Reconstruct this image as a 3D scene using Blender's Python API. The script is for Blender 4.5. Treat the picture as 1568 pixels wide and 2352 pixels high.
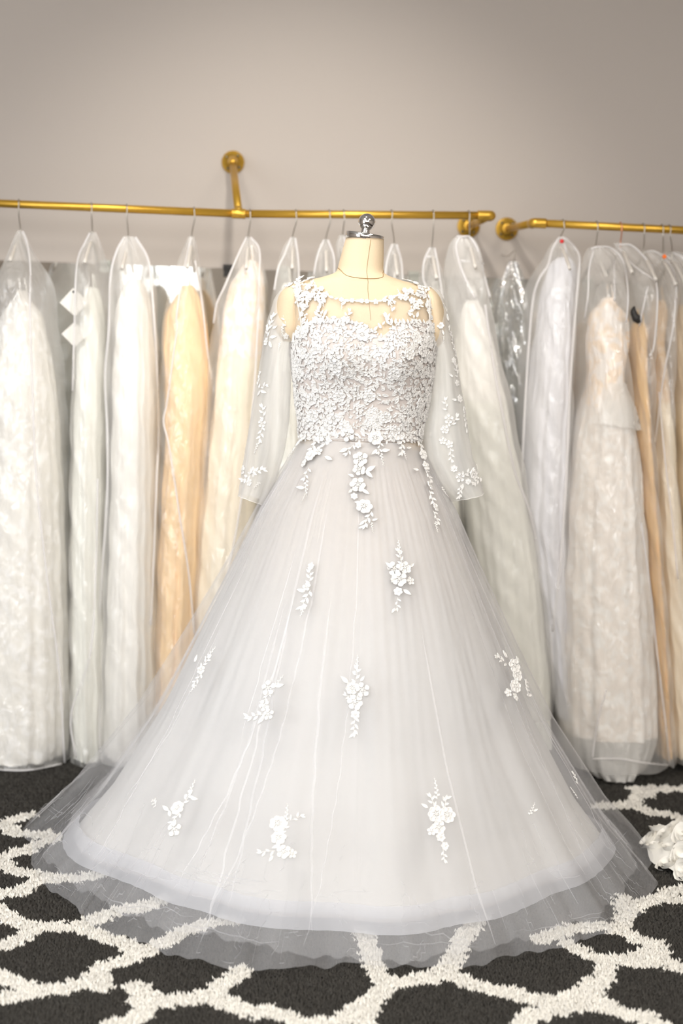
import bpy, math, random
import numpy as np
from mathutils import Matrix, Vector

random.seed(7)
rng = np.random.default_rng(7)
S = bpy.context.scene
for o in list(bpy.data.objects):
    bpy.data.objects.remove(o)
col = S.collection
PI = math.pi

# ------------------------------------------------------------------ camera
FPX, CAM_H = 3336.0, 1.292          # focal length in pixels of a 1568 x 2352 frame, lens height
YAW, PITCH, ROLL = math.atan(154 / FPX), math.atan(436 / FPX), 0.034
fw = Vector((math.sin(YAW) * math.cos(PITCH), math.cos(YAW) * math.cos(PITCH), -math.sin(PITCH)))
r0 = Vector((math.cos(YAW), -math.sin(YAW), 0))
u0 = r0.cross(fw)
cr = r0 * math.cos(ROLL) + u0 * math.sin(ROLL)
cu = u0 * math.cos(ROLL) - r0 * math.sin(ROLL)
cd = bpy.data.cameras.new('camera')
cd.sensor_fit = 'VERTICAL'
cd.sensor_height = 36.0
cd.lens = 36.0 * FPX / 2352
cd.dof.use_dof = True
cd.dof.focus_distance = 3.25
cd.dof.aperture_fstop = 1.9
cam = bpy.data.objects.new('camera', cd)
col.objects.link(cam)
cam.matrix_world = Matrix((
    (cr.x, cu.x, -fw.x, 0), (cr.y, cu.y, -fw.y, 0), (cr.z, cu.z, -fw.z, CAM_H), (0, 0, 0, 1)))
S.camera = cam

# ------------------------------------------------------------------ world, lights, exposure
w = bpy.data.worlds.new('world')
S.world = w
w.use_nodes = True
w.node_tree.nodes['Background'].inputs[0].default_value = (0.80, 0.88, 1.0, 1)
w.node_tree.nodes['Background'].inputs[1].default_value = 1.0
S.view_settings.view_transform = 'Standard'
S.view_settings.look = 'None'
S.view_settings.gamma = 1.0
S.view_settings.use_curve_mapping = False
S.view_settings.exposure = 0.0
S.cycles.transparent_max_bounces = 48
S.cycles.max_bounces = 8
S.cycles.diffuse_bounces = 4
S.cycles.glossy_bounces = 3
S.cycles.transmission_bounces = 5


def area(name, loc, direction, sx, sy, power, color):
    l = bpy.data.lights.new(name, 'AREA')
    l.shape = 'RECTANGLE'
    l.size, l.size_y = sx, sy
    l.energy = power
    l.color = color
    o = bpy.data.objects.new(name, l)
    o.location = loc
    o.rotation_euler = Vector(direction).to_track_quat('-Z', 'Y').to_euler()
    col.objects.link(o)
    return o


WARM, DAY = (1.0, 0.93, 0.84), (0.86, 0.93, 1.0)
PANELS = [(-0.75, 1.75), (1.45, 1.75), (-0.75, -0.5), (1.45, -0.5)]
for px_, py_ in PANELS:                       # light of the ceiling panels built below
    area('panel_light', (px_, py_, 2.725), (0, 0, -1), 0.56, 1.16, 17, WARM)
area('shop_window_daylight', (-2.75, 0.9, 1.45), (1, 0.75, -0.05), 2.2, 2.2, 108, (0.85, 0.92, 1.0))
area('front_fill', (0.3, -2.90, 2.28), (0, 1, -0.06), 5.6, 0.80, 112, (0.97, 0.98, 1.0))  # unseen fill added to light the bags and wall from the front
sp = bpy.data.lights.new('track_spot', 'SPOT')      # the track spot lamp built on the ceiling below
sp.energy, sp.color, sp.shadow_soft_size = 36, (1.0, 0.97, 0.93), 0.16
sp.spot_size, sp.spot_blend = math.radians(52), 1.0
SPOT_AT, SPOT_TO = Vector((-0.85, 0.55, 2.52)), Vector((0.02, 4.3, 1.36))
so_ = bpy.data.objects.new('track_spot', sp)
so_.location = SPOT_AT
so_.rotation_euler = (SPOT_TO - SPOT_AT).to_track_quat('-Z', 'Y').to_euler()
col.objects.link(so_)
dl = bpy.data.lights.new('wall_fill', 'SPOT')       # unseen spot added to brighten the middle of the wall
dl.energy, dl.color, dl.shadow_soft_size = 130, (1.0, 0.96, 0.90), 0.06
dl.spot_size, dl.spot_blend = math.radians(70), 1.0
DOWN_AT, DOWN_TO = Vector((0.02, 2.95, 2.72)), Vector((0.05, 4.6, 1.12))
do_ = bpy.data.objects.new('wall_fill', dl)
do_.location = DOWN_AT
do_.rotation_euler = (DOWN_TO - DOWN_AT).to_track_quat('-Z', 'Y').to_euler()
col.objects.link(do_)

# ------------------------------------------------------------------ maths helpers
AX, AY = 0.191, 3.46                # floor point under the dress form


def ray(x, y):
    return fw + cr * ((x - 784) / FPX) + cu * (-(y - 1176) / FPX)


def P(x, y, Y):                     # point of the plane at depth Y seen at a picture position
    d = ray(x, y)
    k = Y / d.y
    return Vector((d.x * k, Y, CAM_H + d.z * k))


def G(x, y, z=0.0):                 # point at height z
    d = ray(x, y)
    k = (z - CAM_H) / d.z
    return Vector((d.x * k, d.y * k, z))


CRn, CUn, FWn = (np.array(v) for v in (cr, cu, fw))


def proj(V):
    v = np.asarray(V, float) - np.array([0, 0, CAM_H])
    c = v @ FWn
    return np.stack([784 + FPX * (v @ CRn) / c, 1176 - FPX * (v @ CUn) / c, c], -1)


def lin(r, g, b):
    def f(c):
        c /= 255.0
        return c / 12.92 if c <= 0.04045 else ((c + 0.055) / 1.055) ** 2.4
    return (f(r), f(g), f(b), 1.0)


def smooth(x):
    x = np.clip(x, 0, 1)
    return x * x * (3 - 2 * x)


def wob(a, freqs, seed):            # smooth periodic noise of an angle
    r = np.random.default_rng(seed)
    out = 0
    for f in freqs:
        out = out + np.sin(a * f + r.uniform(0, 2 * PI)) * r.uniform(0.6, 1.0)
    return out / max(1, len(freqs)) ** 0.5


# ------------------------------------------------------------------ materials
def principled(name, color, rough=0.6, metal=0.0, spec=0.4, bump=None, vary=None, sheen=0):
    m = bpy.data.materials.new(name)
    m.use_nodes = True
    nt = m.node_tree
    b = nt.nodes['Principled BSDF']
    b.inputs['Base Color'].default_value = color
    b.inputs['Roughness'].default_value = rough
    b.inputs['Metallic'].default_value = metal
    b.inputs['Specular IOR Level'].default_value = spec
    if sheen:
        b.inputs['Sheen Weight'].default_value = sheen
    if vary or bump:
        tc = nt.nodes.new('ShaderNodeTexCoord')
    if vary:
        scale, amount = vary
        n = nt.nodes.new('ShaderNodeTexNoise')
        n.inputs['Scale'].default_value = scale
        n.inputs['Detail'].default_value = 4
        nt.links.new(tc.outputs['Object'], n.inputs['Vector'])
        h = nt.nodes.new('ShaderNodeMix')
        h.data_type = 'RGBA'
        h.inputs['A'].default_value = tuple(c * (1 - amount) for c in color[:3]) + (1,)
        h.inputs['B'].default_value = tuple(min(1, c * (1 + amount)) for c in color[:3]) + (1,)
        nt.links.new(n.outputs['Fac'], h.inputs['Factor'])
        nt.links.new(h.outputs['Result'], b.inputs['Base Color'])
    if bump:
        scale, strength = bump
        n = nt.nodes.new('ShaderNodeTexNoise')
        n.inputs['Scale'].default_value = scale
        n.inputs['Detail'].default_value = 3
        nt.links.new(tc.outputs['Object'], n.inputs['Vector'])
        bp = nt.nodes.new('ShaderNodeBump')
        bp.inputs['Strength'].default_value = strength
        bp.inputs['Distance'].default_value = 0.004
        nt.links.new(n.outputs['Fac'], bp.inputs['Height'])
        nt.links.new(bp.outputs['Normal'], b.inputs['Normal'])
    return m


def sheer(name, color, alpha, streak=0.0, ramp=None, su=60, sv=3, gloss=0.0, grough=0.2, bump=0.0, bscale=30):
    """woven net or clear film: part of the light passes, part is scattered both ways"""
    m = bpy.data.materials.new(name)
    m.use_nodes = True
    nt = m.node_tree
    nt.nodes.clear()
    L = nt.links.new
    out = nt.nodes.new('ShaderNodeOutputMaterial')
    tr = nt.nodes.new('ShaderNodeBsdfTransparent')
    df = nt.nodes.new('ShaderNodeBsdfDiffuse')
    tl = nt.nodes.new('ShaderNodeBsdfTranslucent')
    df.inputs['Color'].default_value = color
    tl.inputs['Color'].default_value = color
    mx = nt.nodes.new('ShaderNodeMixShader')
    mx.inputs[0].default_value = 0.35
    L(df.outputs[0], mx.inputs[1])
    L(tl.outputs[0], mx.inputs[2])
    body = mx
    if bump:
        tc = nt.nodes.new('ShaderNodeTexCoord')
        n = nt.nodes.new('ShaderNodeTexNoise')
        n.inputs['Scale'].default_value = bscale
        n.inputs['Detail'].default_value = 2
        n.inputs['Distortion'].default_value = 0.6
        mp = nt.nodes.new('ShaderNodeMapping')
        mp.inputs['Scale'].default_value = (1, 1, 0.35)
        L(tc.outputs['Object'], mp.inputs['Vector'])
        L(mp.outputs['Vector'], n.inputs['Vector'])
        bp = nt.nodes.new('ShaderNodeBump')
        bp.inputs['Strength'].default_value = bump
        bp.inputs['Distance'].default_value = 0.02
        L(n.outputs['Fac'], bp.inputs['Height'])
    if gloss:
        gl = nt.nodes.new('ShaderNodeBsdfGlossy')
        gl.inputs['Roughness'].default_value = grough
        gl.inputs['Color'].default_value = (1, 1, 1, 1)
        m2 = nt.nodes.new('ShaderNodeMixShader')
        m2.inputs[0].default_value = gloss
        L(mx.outputs[0], m2.inputs[1])
        L(gl.outputs[0], m2.inputs[2])
        body = m2
        if bump:
            L(bp.outputs['Normal'], gl.inputs['Normal'])
            L(bp.outputs['Normal'], df.inputs['Normal'])
    fin = nt.nodes.new('ShaderNodeMixShader')
    fin.inputs[0].default_value = alpha
    if streak:
        uv = nt.nodes.new('ShaderNodeUVMap')
        mp = nt.nodes.new('ShaderNodeMapping')
        mp.inputs['Scale'].default_value = (su, sv, 1)
        n = nt.nodes.new('ShaderNodeTexNoise')
        n.inputs['Scale'].default_value = 1.0
        n.inputs['Detail'].default_value = 2
        mr = nt.nodes.new('ShaderNodeMapRange')
        mr.inputs['From Min'].default_value = 0.3
        mr.inputs['From Max'].default_value = 0.72
        mr.inputs['To Min'].default_value = alpha - streak
        mr.inputs['To Max'].default_value = alpha + streak
        L(uv.outputs['UV'], mp.inputs['Vector'])
        L(mp.outputs['Vector'], n.inputs['Vector'])
        L(n.outputs['Fac'], mr.inputs['Value'])
        if ramp:                        # the gathers put more cloth low down
            sx = nt.nodes.new('ShaderNodeSeparateXYZ')
            L(uv.outputs['UV'], sx.inputs[0])
            r2 = nt.nodes.new('ShaderNodeMapRange')
            r2.interpolation_type = 'SMOOTHSTEP'
            for k_, v_ in zip(('From Min', 'From Max', 'To Min', 'To Max'), ramp):
                r2.inputs[k_].default_value = v_
            L(sx.outputs['Y'], r2.inputs['Value'])
            mm = nt.nodes.new('ShaderNodeMath')
            mm.operation = 'MULTIPLY'
            L(mr.outputs['Result'], mm.inputs[0])
            L(r2.outputs['Result'], mm.inputs[1])
            L(mm.outputs[0], fin.inputs[0])
        else:
            L(mr.outputs['Result'], fin.inputs[0])
    L(tr.outputs[0], fin.inputs[1])
    L(body.outputs[0], fin.inputs[2])
    L(fin.outputs[0], out.inputs['Surface'])
    return m


def emissive(name, color, strength):
    m = bpy.data.materials.new(name)
    m.use_nodes = True
    b = m.node_tree.nodes['Principled BSDF']
    b.inputs['Base Color'].default_value = (0.8, 0.8, 0.8, 1)
    b.inputs['Emission Color'].default_value = color
    b.inputs['Emission Strength'].default_value = strength
    return m


def point_colour(name, rough=0.95):
    m = bpy.data.materials.new(name)
    m.use_nodes = True
    nt = m.node_tree
    b = nt.nodes['Principled BSDF']
    b.inputs['Roughness'].default_value = rough
    b.inputs['Specular IOR Level'].default_value = 0.1
    a = nt.nodes.new('ShaderNodeAttribute')
    a.attribute_name = 'colour'
    nt.links.new(a.outputs['Color'], b.inputs['Base Color'])
    return m


M = {}
M['wall'] = principled('wall_paint', lin(176, 167, 159), 0.85, spec=0.2, bump=(160, 0.05), vary=(1.3, 0.02))
M['ceiling'] = principled('ceiling_paint', lin(226, 222, 215), 0.9, spec=0.1)
M['floor'] = principled('floor_dark', lin(60, 52, 46), 0.5, vary=(6, 0.2))
M['panel'] = emissive('panel_diffuser', (1.0, 0.95, 0.87, 1), 9.0)
M['window'] = emissive('daylight_pane', (0.93, 0.98, 1.0, 1), 5.0)
M['frame'] = principled('frame_white', lin(225, 222, 216), 0.5)
M['gold'] = principled('gold_paint', lin(201, 158, 62), 0.36, metal=0.75, spec=0.5, bump=(300, 0.04), vary=(14, 0.06))
M['screw'] = principled('screw_steel', lin(110, 100, 80), 0.4, metal=0.9)
M['chrome'] = principled('chrome', (0.78, 0.77, 0.76, 1), 0.05, metal=1.0)
M['mirror'] = principled('mirror_silver', (0.80, 0.81, 0.79, 1), 0.015, metal=1.0)
M['dark'] = principled('dark_plastic', lin(45, 42, 40), 0.5)
M['clip'] = principled('clear_clip', lin(170, 170, 160), 0.25, spec=0.6)
M['wire'] = principled('hook_wire', lin(176, 170, 160), 0.35, metal=0.85)
M['pinkwire'] = principled('rose_gold_wire', lin(214, 150, 120), 0.35, metal=0.85)
M['hanger'] = principled('hanger_plastic', lin(206, 200, 192), 0.4)
M['linen'] = principled('linen', lin(220, 200, 170), 0.9, spec=0.1, bump=(900, 0.25), vary=(500, 0.05))
M['seam'] = principled('seam_thread', lin(158, 124, 78), 0.9, spec=0.1)
M['satin'] = principled('ivory_satin', lin(186, 175, 163), 0.5, spec=0.2, bump=(14, 0.15), sheen=0.2)
M['lining'] = principled('bodice_lining', lin(210, 201, 195), 0.6, spec=0.25, bump=(60, 0.1))
M['lace'] = principled('lace_thread', lin(236, 234, 231), 0.85, spec=0.1, bump=(700, 0.3))
M['tulle'] = sheer('tulle', lin(242, 242, 245), 0.19, streak=0.035, su=60, sv=1.6)
M['tulle2'] = sheer('tulle_under', lin(242, 242, 245), 0.19, streak=0.04, su=40, sv=1.2)
M['tulle3'] = sheer('petticoat_net', lin(250, 251, 251), 0.78, streak=0.05, ramp=(.04, .62, .42, 1.0), su=30, sv=1.0)
M['crease'] = sheer('tulle_crease', lin(250, 250, 252), 0.30)
M['horse'] = sheer('hem_braid', lin(228, 230, 238), 0.62)
M['yoke'] = sheer('illusion_net', lin(244, 238, 230), 0.225)
M['sleeve'] = sheer('sleeve_net', lin(244, 243, 241), 0.50, streak=0.08, su=14, sv=3)
M['film'] = sheer('bag_film', lin(252, 250, 247), 0.315, gloss=0.13, grough=0.12, bump=0.6, bscale=52)
M['net_bag'] = sheer('bag_cloth', lin(252, 250, 247), 0.42, gloss=0.07, grough=0.2, bump=0.4, bscale=44)
M['trim'] = sheer('bag_binding', lin(244, 242, 242), 0.66)
M['crumple'] = sheer('crumpled_film', lin(225, 228, 222), 0.34, gloss=0.75, grough=0.10, bump=0.9, bscale=26)
M['hem_net'] = sheer('gown_hem_net', lin(250, 248, 244), 0.84)
M['tag'] = principled('tag_card', lin(226, 222, 214), 0.7)
M['red'] = principled('red_marker', lin(206, 42, 42), 0.4)
M['orange'] = principled('orange_marker', lin(255, 120, 30), 0.4)
M['rug'] = point_colour('rug_pile')
M['rosette'] = principled('rosette_satin', lin(236, 233, 226), 0.55, spec=0.3, bump=(60, 0.2))


def gown_mat(name, c1, c2, patt=None, sheen=0.1):
    """gown cloth; with patt, a lace figure of colour c2 over cloth c1"""
    if not patt:
        return principled(name, c1, 0.6, spec=0.25, bump=(30, 0.2), vary=(7, 0.05), sheen=sheen)
    m = principled(name, c1, 0.6, spec=0.25, bump=(70, 0.5))
    nt = m.node_tree
    b = nt.nodes['Principled BSDF']
    tc = nt.nodes.new('ShaderNodeTexCoord')
    n = nt.nodes.new('ShaderNodeTexNoise')
    n.inputs['Scale'].default_value = patt[0]
    n.inputs['Detail'].default_value = 2.5
    n.inputs['Distortion'].default_value = 1.2
    nt.links.new(tc.outputs['Object'], n.inputs['Vector'])
    cr_ = nt.nodes.new('ShaderNodeValToRGB')
    cr_.color_ramp.elements[0].position = patt[1] - 0.05
    cr_.color_ramp.elements[1].position = patt[1] + 0.05
    cr_.color_ramp.elements[0].color = c1
    cr_.color_ramp.elements[1].color = c2
    nt.links.new(n.outputs['Fac'], cr_.inputs['Fac'])
    nt.links.new(cr_.outputs['Color'], b.inputs['Base Color'])
    return m


# ------------------------------------------------------------------ object helpers
def mesh_from(name, V, F, mat=None, smooth_=True, uv=None, colour=None):
    me = bpy.data.meshes.new(name)
    me.from_pydata([tuple(map(float, v)) for v in V], [], [tuple(map(int, f)) for f in F])
    if mat:
        me.materials.append(mat)
    if smooth_:
        me.polygons.foreach_set('use_smooth', [True] * len(me.polygons))
    if uv is not None:
        ul = me.uv_layers.new(name='UVMap')
        idx = np.zeros(len(me.loops), dtype=np.int32)
        me.loops.foreach_get('vertex_index', idx)
        ul.data.foreach_set('uv', np.asarray(uv, np.float32)[idx].ravel())
    if colour is not None:
        a = me.attributes.new('colour', 'FLOAT_COLOR', 'POINT')
        a.data.foreach_set('color', np.asarray(colour, np.float32).ravel())
    me.update()
    return me


def link(name, me, parent=None, mat=None):
    o = bpy.data.objects.new(name, me)
    col.objects.link(o)
    if parent is not None:
        o.parent = parent
        if parent.type == 'EMPTY':
            o.location = -Vector(parent.location)
    if mat is not None:
        o.matrix_local = (Matrix.Translation(-Vector(parent.location)) if parent is not None and parent.type == 'EMPTY'
                          else Matrix.Identity(4)) @ mat
    return o


def obj(name, V, F, mat, parent=None, smooth_=True, uv=None, colour=None):
    return link(name, mesh_from(name, V, F, mat, smooth_, uv, colour), parent)


def thing(name, label, cat, loc, group=None):
    o = bpy.data.objects.new(name, None)
    o.empty_display_size = 0.05
    o.location = loc
    col.objects.link(o)
    return tag(o, label, cat, group)


def tag(o, label=None, cat=None, group=None, kind=None):
    for k, v in (('label', label), ('category', cat), ('group', group), ('kind', kind)):
        if v:
            o[k] = v
    return o


class MB:
    """collects shapes into one mesh"""

    def __init__(s):
        s.V, s.F = [], []

    def add(s, V, F):
        n = len(s.V)
        s.V += [tuple(v) for v in V]
        s.F += [tuple(i + n for i in f) for f in F]
        return s

    def box(s, c, d, rot=None):
        V = []
        for k in range(8):
            v = Vector(((k & 1) - .5, ((k >> 1) & 1) - .5, (k >> 2) - .5))
            v = Vector((v.x * d[0], v.y * d[1], v.z * d[2]))
            if rot is not None:
                v = rot @ v
            V.append(v + Vector(c))
        return s.add(V, [(0, 2, 3, 1), (4, 5, 7, 6), (0, 1, 5, 4), (2, 6, 7, 3), (0, 4, 6, 2), (1, 3, 7, 5)])

    def tube(s, pts, r, n=10, cap=True, flat=None):
        pts = [Vector(p) for p in pts]
        rs = r if isinstance(r, (list, tuple)) else [r] * len(pts)
        V, F = [], []
        up = None
        for i, p in enumerate(pts):
            t = (pts[min(i + 1, len(pts) - 1)] - pts[max(i - 1, 0)]).normalized()
            if up is None:
                up = t.orthogonal().normalized()
            up = (up - t * up.dot(t)).normalized()
            sd = t.cross(up)
            for k in range(n):
                a = 2 * PI * k / n
                V.append(p + (up * math.cos(a) + sd * math.sin(a)) * rs[i])
        for i in range(len(pts) - 1):
            for k in range(n):
                a, b = i * n + k, i * n + (k + 1) % n
                F.append((a, b, b + n, a + n))
        if cap:
            F.append(tuple(range(n))[::-1])
            F.append(tuple(range((len(pts) - 1) * n, len(pts) * n)))
        return s.add(V, F)

    def lathe(s, prof, origin, axis=(0, 0, 1), n=32):
        q = Vector((0, 0, 1)).rotation_difference(Vector(axis))
        V, F = [], []
        for r, z in prof:
            for k in range(n):
                a = 2 * PI * k / n
                V.append(Vector(origin) + q @ Vector((r * math.cos(a), r * math.sin(a), z)))
        for i in range(len(prof) - 1):
            for k in range(n):
                a, b = i * n + k, i * n + (k + 1) % n
                F.append((a, b, b + n, a + n))
        F.append(tuple(range(n))[::-1])
        F.append(tuple(range((len(prof) - 1) * n, len(prof) * n)))
        return s.add(V, F)

    def sphere(s, c, r, n=10, m=6):
        V = [Vector(c) + Vector((0, 0, -r))]
        for i in range(1, m):
            f = -PI / 2 + PI * i / m
            for k in range(n):
                a = 2 * PI * k / n
                V.append(Vector(c) + Vector((r * math.cos(f) * math.cos(a), r * math.cos(f) * math.sin(a), r * math.sin(f))))
        V.append(Vector(c) + Vector((0, 0, r)))
        F = []
        for k in range(n):
            F.append((0, 1 + (k + 1) % n, 1 + k))
            for i in range(m - 2):
                a, b = 1 + i * n + k, 1 + i * n + (k + 1) % n
                F.append((a, b, b + n, a + n))
            F.append((1 + (m - 2) * n + k, 1 + (m - 2) * n + (k + 1) % n, len(V) - 1))
        return s.add(V, F)

    def build(s, name, mat, parent=None, smooth_=True):
        return obj(name, s.V, s.F, mat, parent, smooth_)


def catmull(pts, n=8):
    pts = [Vector(p) for p in pts]
    if len(pts) < 3:
        return pts
    q = [pts[0] * 2 - pts[1]] + pts + [pts[-1] * 2 - pts[-2]]
    out = []
    for i in range(1, len(q) - 2):
        for k in range(n):
            t = k / n
            a, b, c, d = q[i - 1:i + 3]
            out.append(0.5 * ((2 * b) + (c - a) * t + (2 * a - 5 * b + 4 * c - d) * t * t + (3 * b - a - 3 * c + d) * t ** 3))
    out.append(pts[-1])
    return out


def grid_faces(nr, nc, wrap=True):
    F = []
    m = nc if wrap else nc - 1
    for i in range(nr - 1):
        for k in range(m):
            a, b = i * nc + k, i * nc + (k + 1) % nc
            F.append((a, b, b + nc, a + nc))
    return F


class Surf:
    """grid surface (rows x columns) that lace and bindings are laid on"""

    def __init__(s, V, wrap=True):
        s.V = np.asarray(V, float)          # nr, nc, 3
        du = (np.roll(s.V, -1, 1) - np.roll(s.V, 1, 1)) if wrap else np.gradient(s.V, axis=1)
        dv = np.gradient(s.V, axis=0)
        n = np.cross(du, dv)
        n /= np.linalg.norm(n, axis=-1, keepdims=True) + 1e-12
        s.N = n

    def orient(s, centre):
        d = s.V - np.asarray(centre)
        d[..., 2] *= 0.2
        f = np.sign((d * s.N).sum(-1, keepdims=True))
        f[f == 0] = 1
        s.N = s.N * f
        return s

    def hit(s, x, y):
        p = proj(s.V.reshape(-1, 3))
        N = s.N.reshape(-1, 3)
        eye = np.array([0, 0, CAM_H]) - s.V.reshape(-1, 3)
        face = (N * eye).sum(-1) > 0
        d2 = (p[:, 0] - x) ** 2 + (p[:, 1] - y) ** 2 + np.where(face, 0, 1e5) + (p[:, 2] - p[:, 2].min()) * 300
        i = int(np.argmin(d2))
        n = Vector(N[i])
        v = Vector(s.V.reshape(-1, 3)[i])
        d = ray(x, y)
        den = d.dot(n)
        if abs(den) > 0.25 * d.length:
            k = (v - Vector((0, 0, CAM_H))).dot(n) / den
            q = Vector((0, 0, CAM_H)) + d * k
            if (q - v).length < 0.03:
                v = q
        return v, n


def frame_on(v, n, up=Vector((0, 0, 1)), rot=0.0, scale=1.0, lift=0.002):
    n = n.normalized()
    y = up - n * up.dot(n)
    if y.length < 1e-4:
        y = Vector((0, 1, 0))
    y.normalize()
    x = y.cross(n)
    m = Matrix((x, y, n)).transposed().to_4x4()
    return Matrix.Translation(v + n * lift) @ m @ Matrix.Rotation(rot, 4, 'Z') @ Matrix.Scale(scale, 4)


# ------------------------------------------------------------------ the room
def slab(name, c, d, mat):
    o = MB().box(c, d).build(name, mat, smooth_=False)
    o['kind'] = 'structure'
    return o


WALL_Y = 4.6
slab('floor', (0.3, 0.8, -0.06), (6.4, 7.8, 0.10), M['floor'])
slab('wall_back', (0.3, WALL_Y + 0.05, 1.37), (6.4, 0.10, 2.76), M['wall'])
slab('wall_left', (-2.95, 0.8, 1.37), (0.10, 7.8, 2.76), M['wall'])
slab('wall_right', (3.55, 0.8, 1.37), (0.10, 7.8, 2.76), M['wall'])
slab('ceiling', (0.3, 0.8, 2.80), (6.4, 7.8, 0.10), M['ceiling'])
FY = -3.0
# front wall with a high daylight window, seen only in the mirror and the chrome
WX0, WX1, WZ0, WZ1 = -1.32, -0.66, 1.36, 2.35
WC, WW = (WX0 + WX1) / 2, WX1 - WX0
for c, d in ((((WX0 - 2.9) / 2, FY, 1.37), (WX0 + 2.9, 0.1, 2.76)), (((WX1 + 3.5) / 2, FY, 1.37), (3.5 - WX1, 0.1, 2.76)),
             ((WC, FY, WZ0 / 2), (WW, 0.1, WZ0)), ((WC, FY, (WZ1 + 2.75) / 2), (WW, 0.1, 2.75 - WZ1))):
    slab('wall_front', c, d, M['wall'])
wn = MB()
for c, d in (((WX0 + .01, FY, (WZ0 + WZ1) / 2), (.02, .12, WZ1 - WZ0)), ((WX1 - .01, FY, (WZ0 + WZ1) / 2), (.02, .12, WZ1 - WZ0)),
             ((WC, FY, WZ0 + .01), (WW, .12, .02)), ((WC, FY, WZ1 - .01), (WW, .12, .02))):
    wn.box(c, d)
wf = wn.build('window_1', M['frame'], smooth_=False)
wf['kind'] = 'structure'
MB().box((WC, FY - 0.02, (WZ0 + WZ1) / 2), (WW - .03, 0.01, WZ1 - WZ0 - .03)).build('window_pane', M['window'], wf, False)
for px_, py_ in PANELS:
    t = thing('ceiling_panel', 'square recessed ceiling light panel above the shop floor', 'light', (px_, py_, 2.74),
              'ceiling light panels')
    fb = MB()
    for c, d in (((px_ - .305, py_, 2.742), (.03, 1.24, .016)), ((px_ + .305, py_, 2.742), (.03, 1.24, .016)),
                 ((px_, py_ - .605, 2.742), (.58, .03, .016)), ((px_, py_ + .605, 2.742), (.58, .03, .016))):
        fb.box(c, d)
    fb.build('frame', M['frame'], t, False)
    MB().box((px_, py_, 2.745), (.58, 1.18, .008)).build('diffuser', M['panel'], t, False)

# track spot lamp on the ceiling, lighting the dress and the wall behind it
ts = thing('track_spotlight', 'black track spotlight on the ceiling aimed at the lace dress', 'light', (SPOT_AT.x, SPOT_AT.y, 2.75))
MB().box((SPOT_AT.x, SPOT_AT.y, 2.738), (.9, .035, .024)).build('track', M['dark'], ts, False)
MB().tube([(SPOT_AT.x, SPOT_AT.y - .05, 2.728), (SPOT_AT.x, SPOT_AT.y - .12, 2.60)], .012, 12).build('stem', M['dark'], ts)
sd_ = (SPOT_TO - SPOT_AT).normalized()
sc_ = SPOT_AT - sd_ * .19
MB().lathe([(.05, 0), (.075, .02), (.085, .14), (.08, .14), (.05, .06), (.02, .05)], sc_ - sd_ * .15, sd_, 28).build('lamp_head', M['dark'], ts)
t = thing('wall_fill', 'small round ceiling light added to brighten the wall behind the long rail', 'light', (DOWN_AT.x, DOWN_AT.y, 2.75))
MB().lathe([(.075, 0), (.095, .002), (.095, .010), (.075, .012)], (DOWN_AT.x, DOWN_AT.y, 2.738), (0, 0, 1), 32).build('trim_ring', M['frame'], t)
# window frame added around the front fill light, high on the front wall
cw = MB()
for c, d in (((.3, FY + .06, 2.70), (5.7, .04, .04)), ((.3, FY + .06, 1.86), (5.7, .04, .04)), ((-2.54, FY + .06, 2.28), (.04, .04, .8)), ((3.14, FY + .06, 2.28), (.04, .04, .8))):
    cw.box(c, d)
co_ = cw.build('added_window_frame', M['frame'], smooth_=False)
co_['kind'] = 'structure'

# ------------------------------------------------------------------ rug
LINES = []


def band(ox, oy, s, pts):
    LINES.append([G(ox + x / s, oy + y / s, 0.01).to_2d() for x, y in pts])


for pts in ([(260, 440), (100, 480), (40, 520), (130, 590), (250, 610), (420, 610)],
            [(0, 840), (90, 790), (160, 760), (260, 755), (340, 700), (500, 640)],
            [(0, 840), (60, 880), (110, 930), (200, 950), (290, 960), (370, 1000), (480, 1010), (700, 1010), (850, 980), (1000, 940), (1250, 930), (1500, 850)],
            [(370, 1010), (260, 1080), (180, 1135), (60, 1140), (-80, 1170)],
            [(-80, 1260), (0, 1310), (60, 1350), (130, 1395), (190, 1430), (280, 1450), (420, 1460), (560, 1450), (680, 1440), (760, 1420), (900, 1370), (1100, 1300), (1350, 1260), (1600, 1150)],
            [(300, 1490), (200, 1550), (130, 1600), (60, 1610), (-60, 1620)],
            [(-60, 1890), (0, 1900), (80, 1940), (200, 1995), (330, 2025), (450, 2030), (600, 2010), (720, 1970), (840, 1920), (900, 1850), (970, 1810), (1080, 1780), (1180, 1750), (1260, 1700), (1350, 1660), (1557, 1560), (1700, 1480), (1900, 1420), (2150, 1380)],
            [(-60, 2120), (0, 2110), (120, 2080), (250, 2050), (400, 2035)],
            [(900, 1900), (930, 1990)],
            [(1260, 1690), (1150, 1610), (1050, 1565), (900, 1530), (780, 1470), (690, 1440)],
            [(1230, 2000), (1330, 2050), (1390, 2110), (1340, 2190), (1280, 2260), (1180, 2310), (1020, 2340)]):
    band(0, 1760, 3.972, pts)
for pts in ([(-150, 430), (0, 430), (80, 420), (160, 415), (230, 365), (290, 320), (325, 295)],
            [(160, 420), (230, 425), (290, 450), (350, 480), (400, 480), (450, 475), (520, 500), (600, 530), (680, 540), (760, 535), (820, 500), (880, 450), (930, 420), (970, 390), (980, 350)],
            [(980, 350), (940, 280), (920, 220), (900, 150), (860, 60), (780, 0), (700, -60)],
            [(980, 350), (1060, 340), (1150, 330), (1240, 310), (1290, 260), (1320, 200), (1340, 150), (1400, 60), (1480, 0)],
            [(1240, 310), (1330, 330), (1400, 360), (1470, 380), (1530, 390), (1568, 395)],
            [(930, 420), (900, 490), (880, 560)]):
    band(392, 2080, 2.0, pts)
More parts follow.
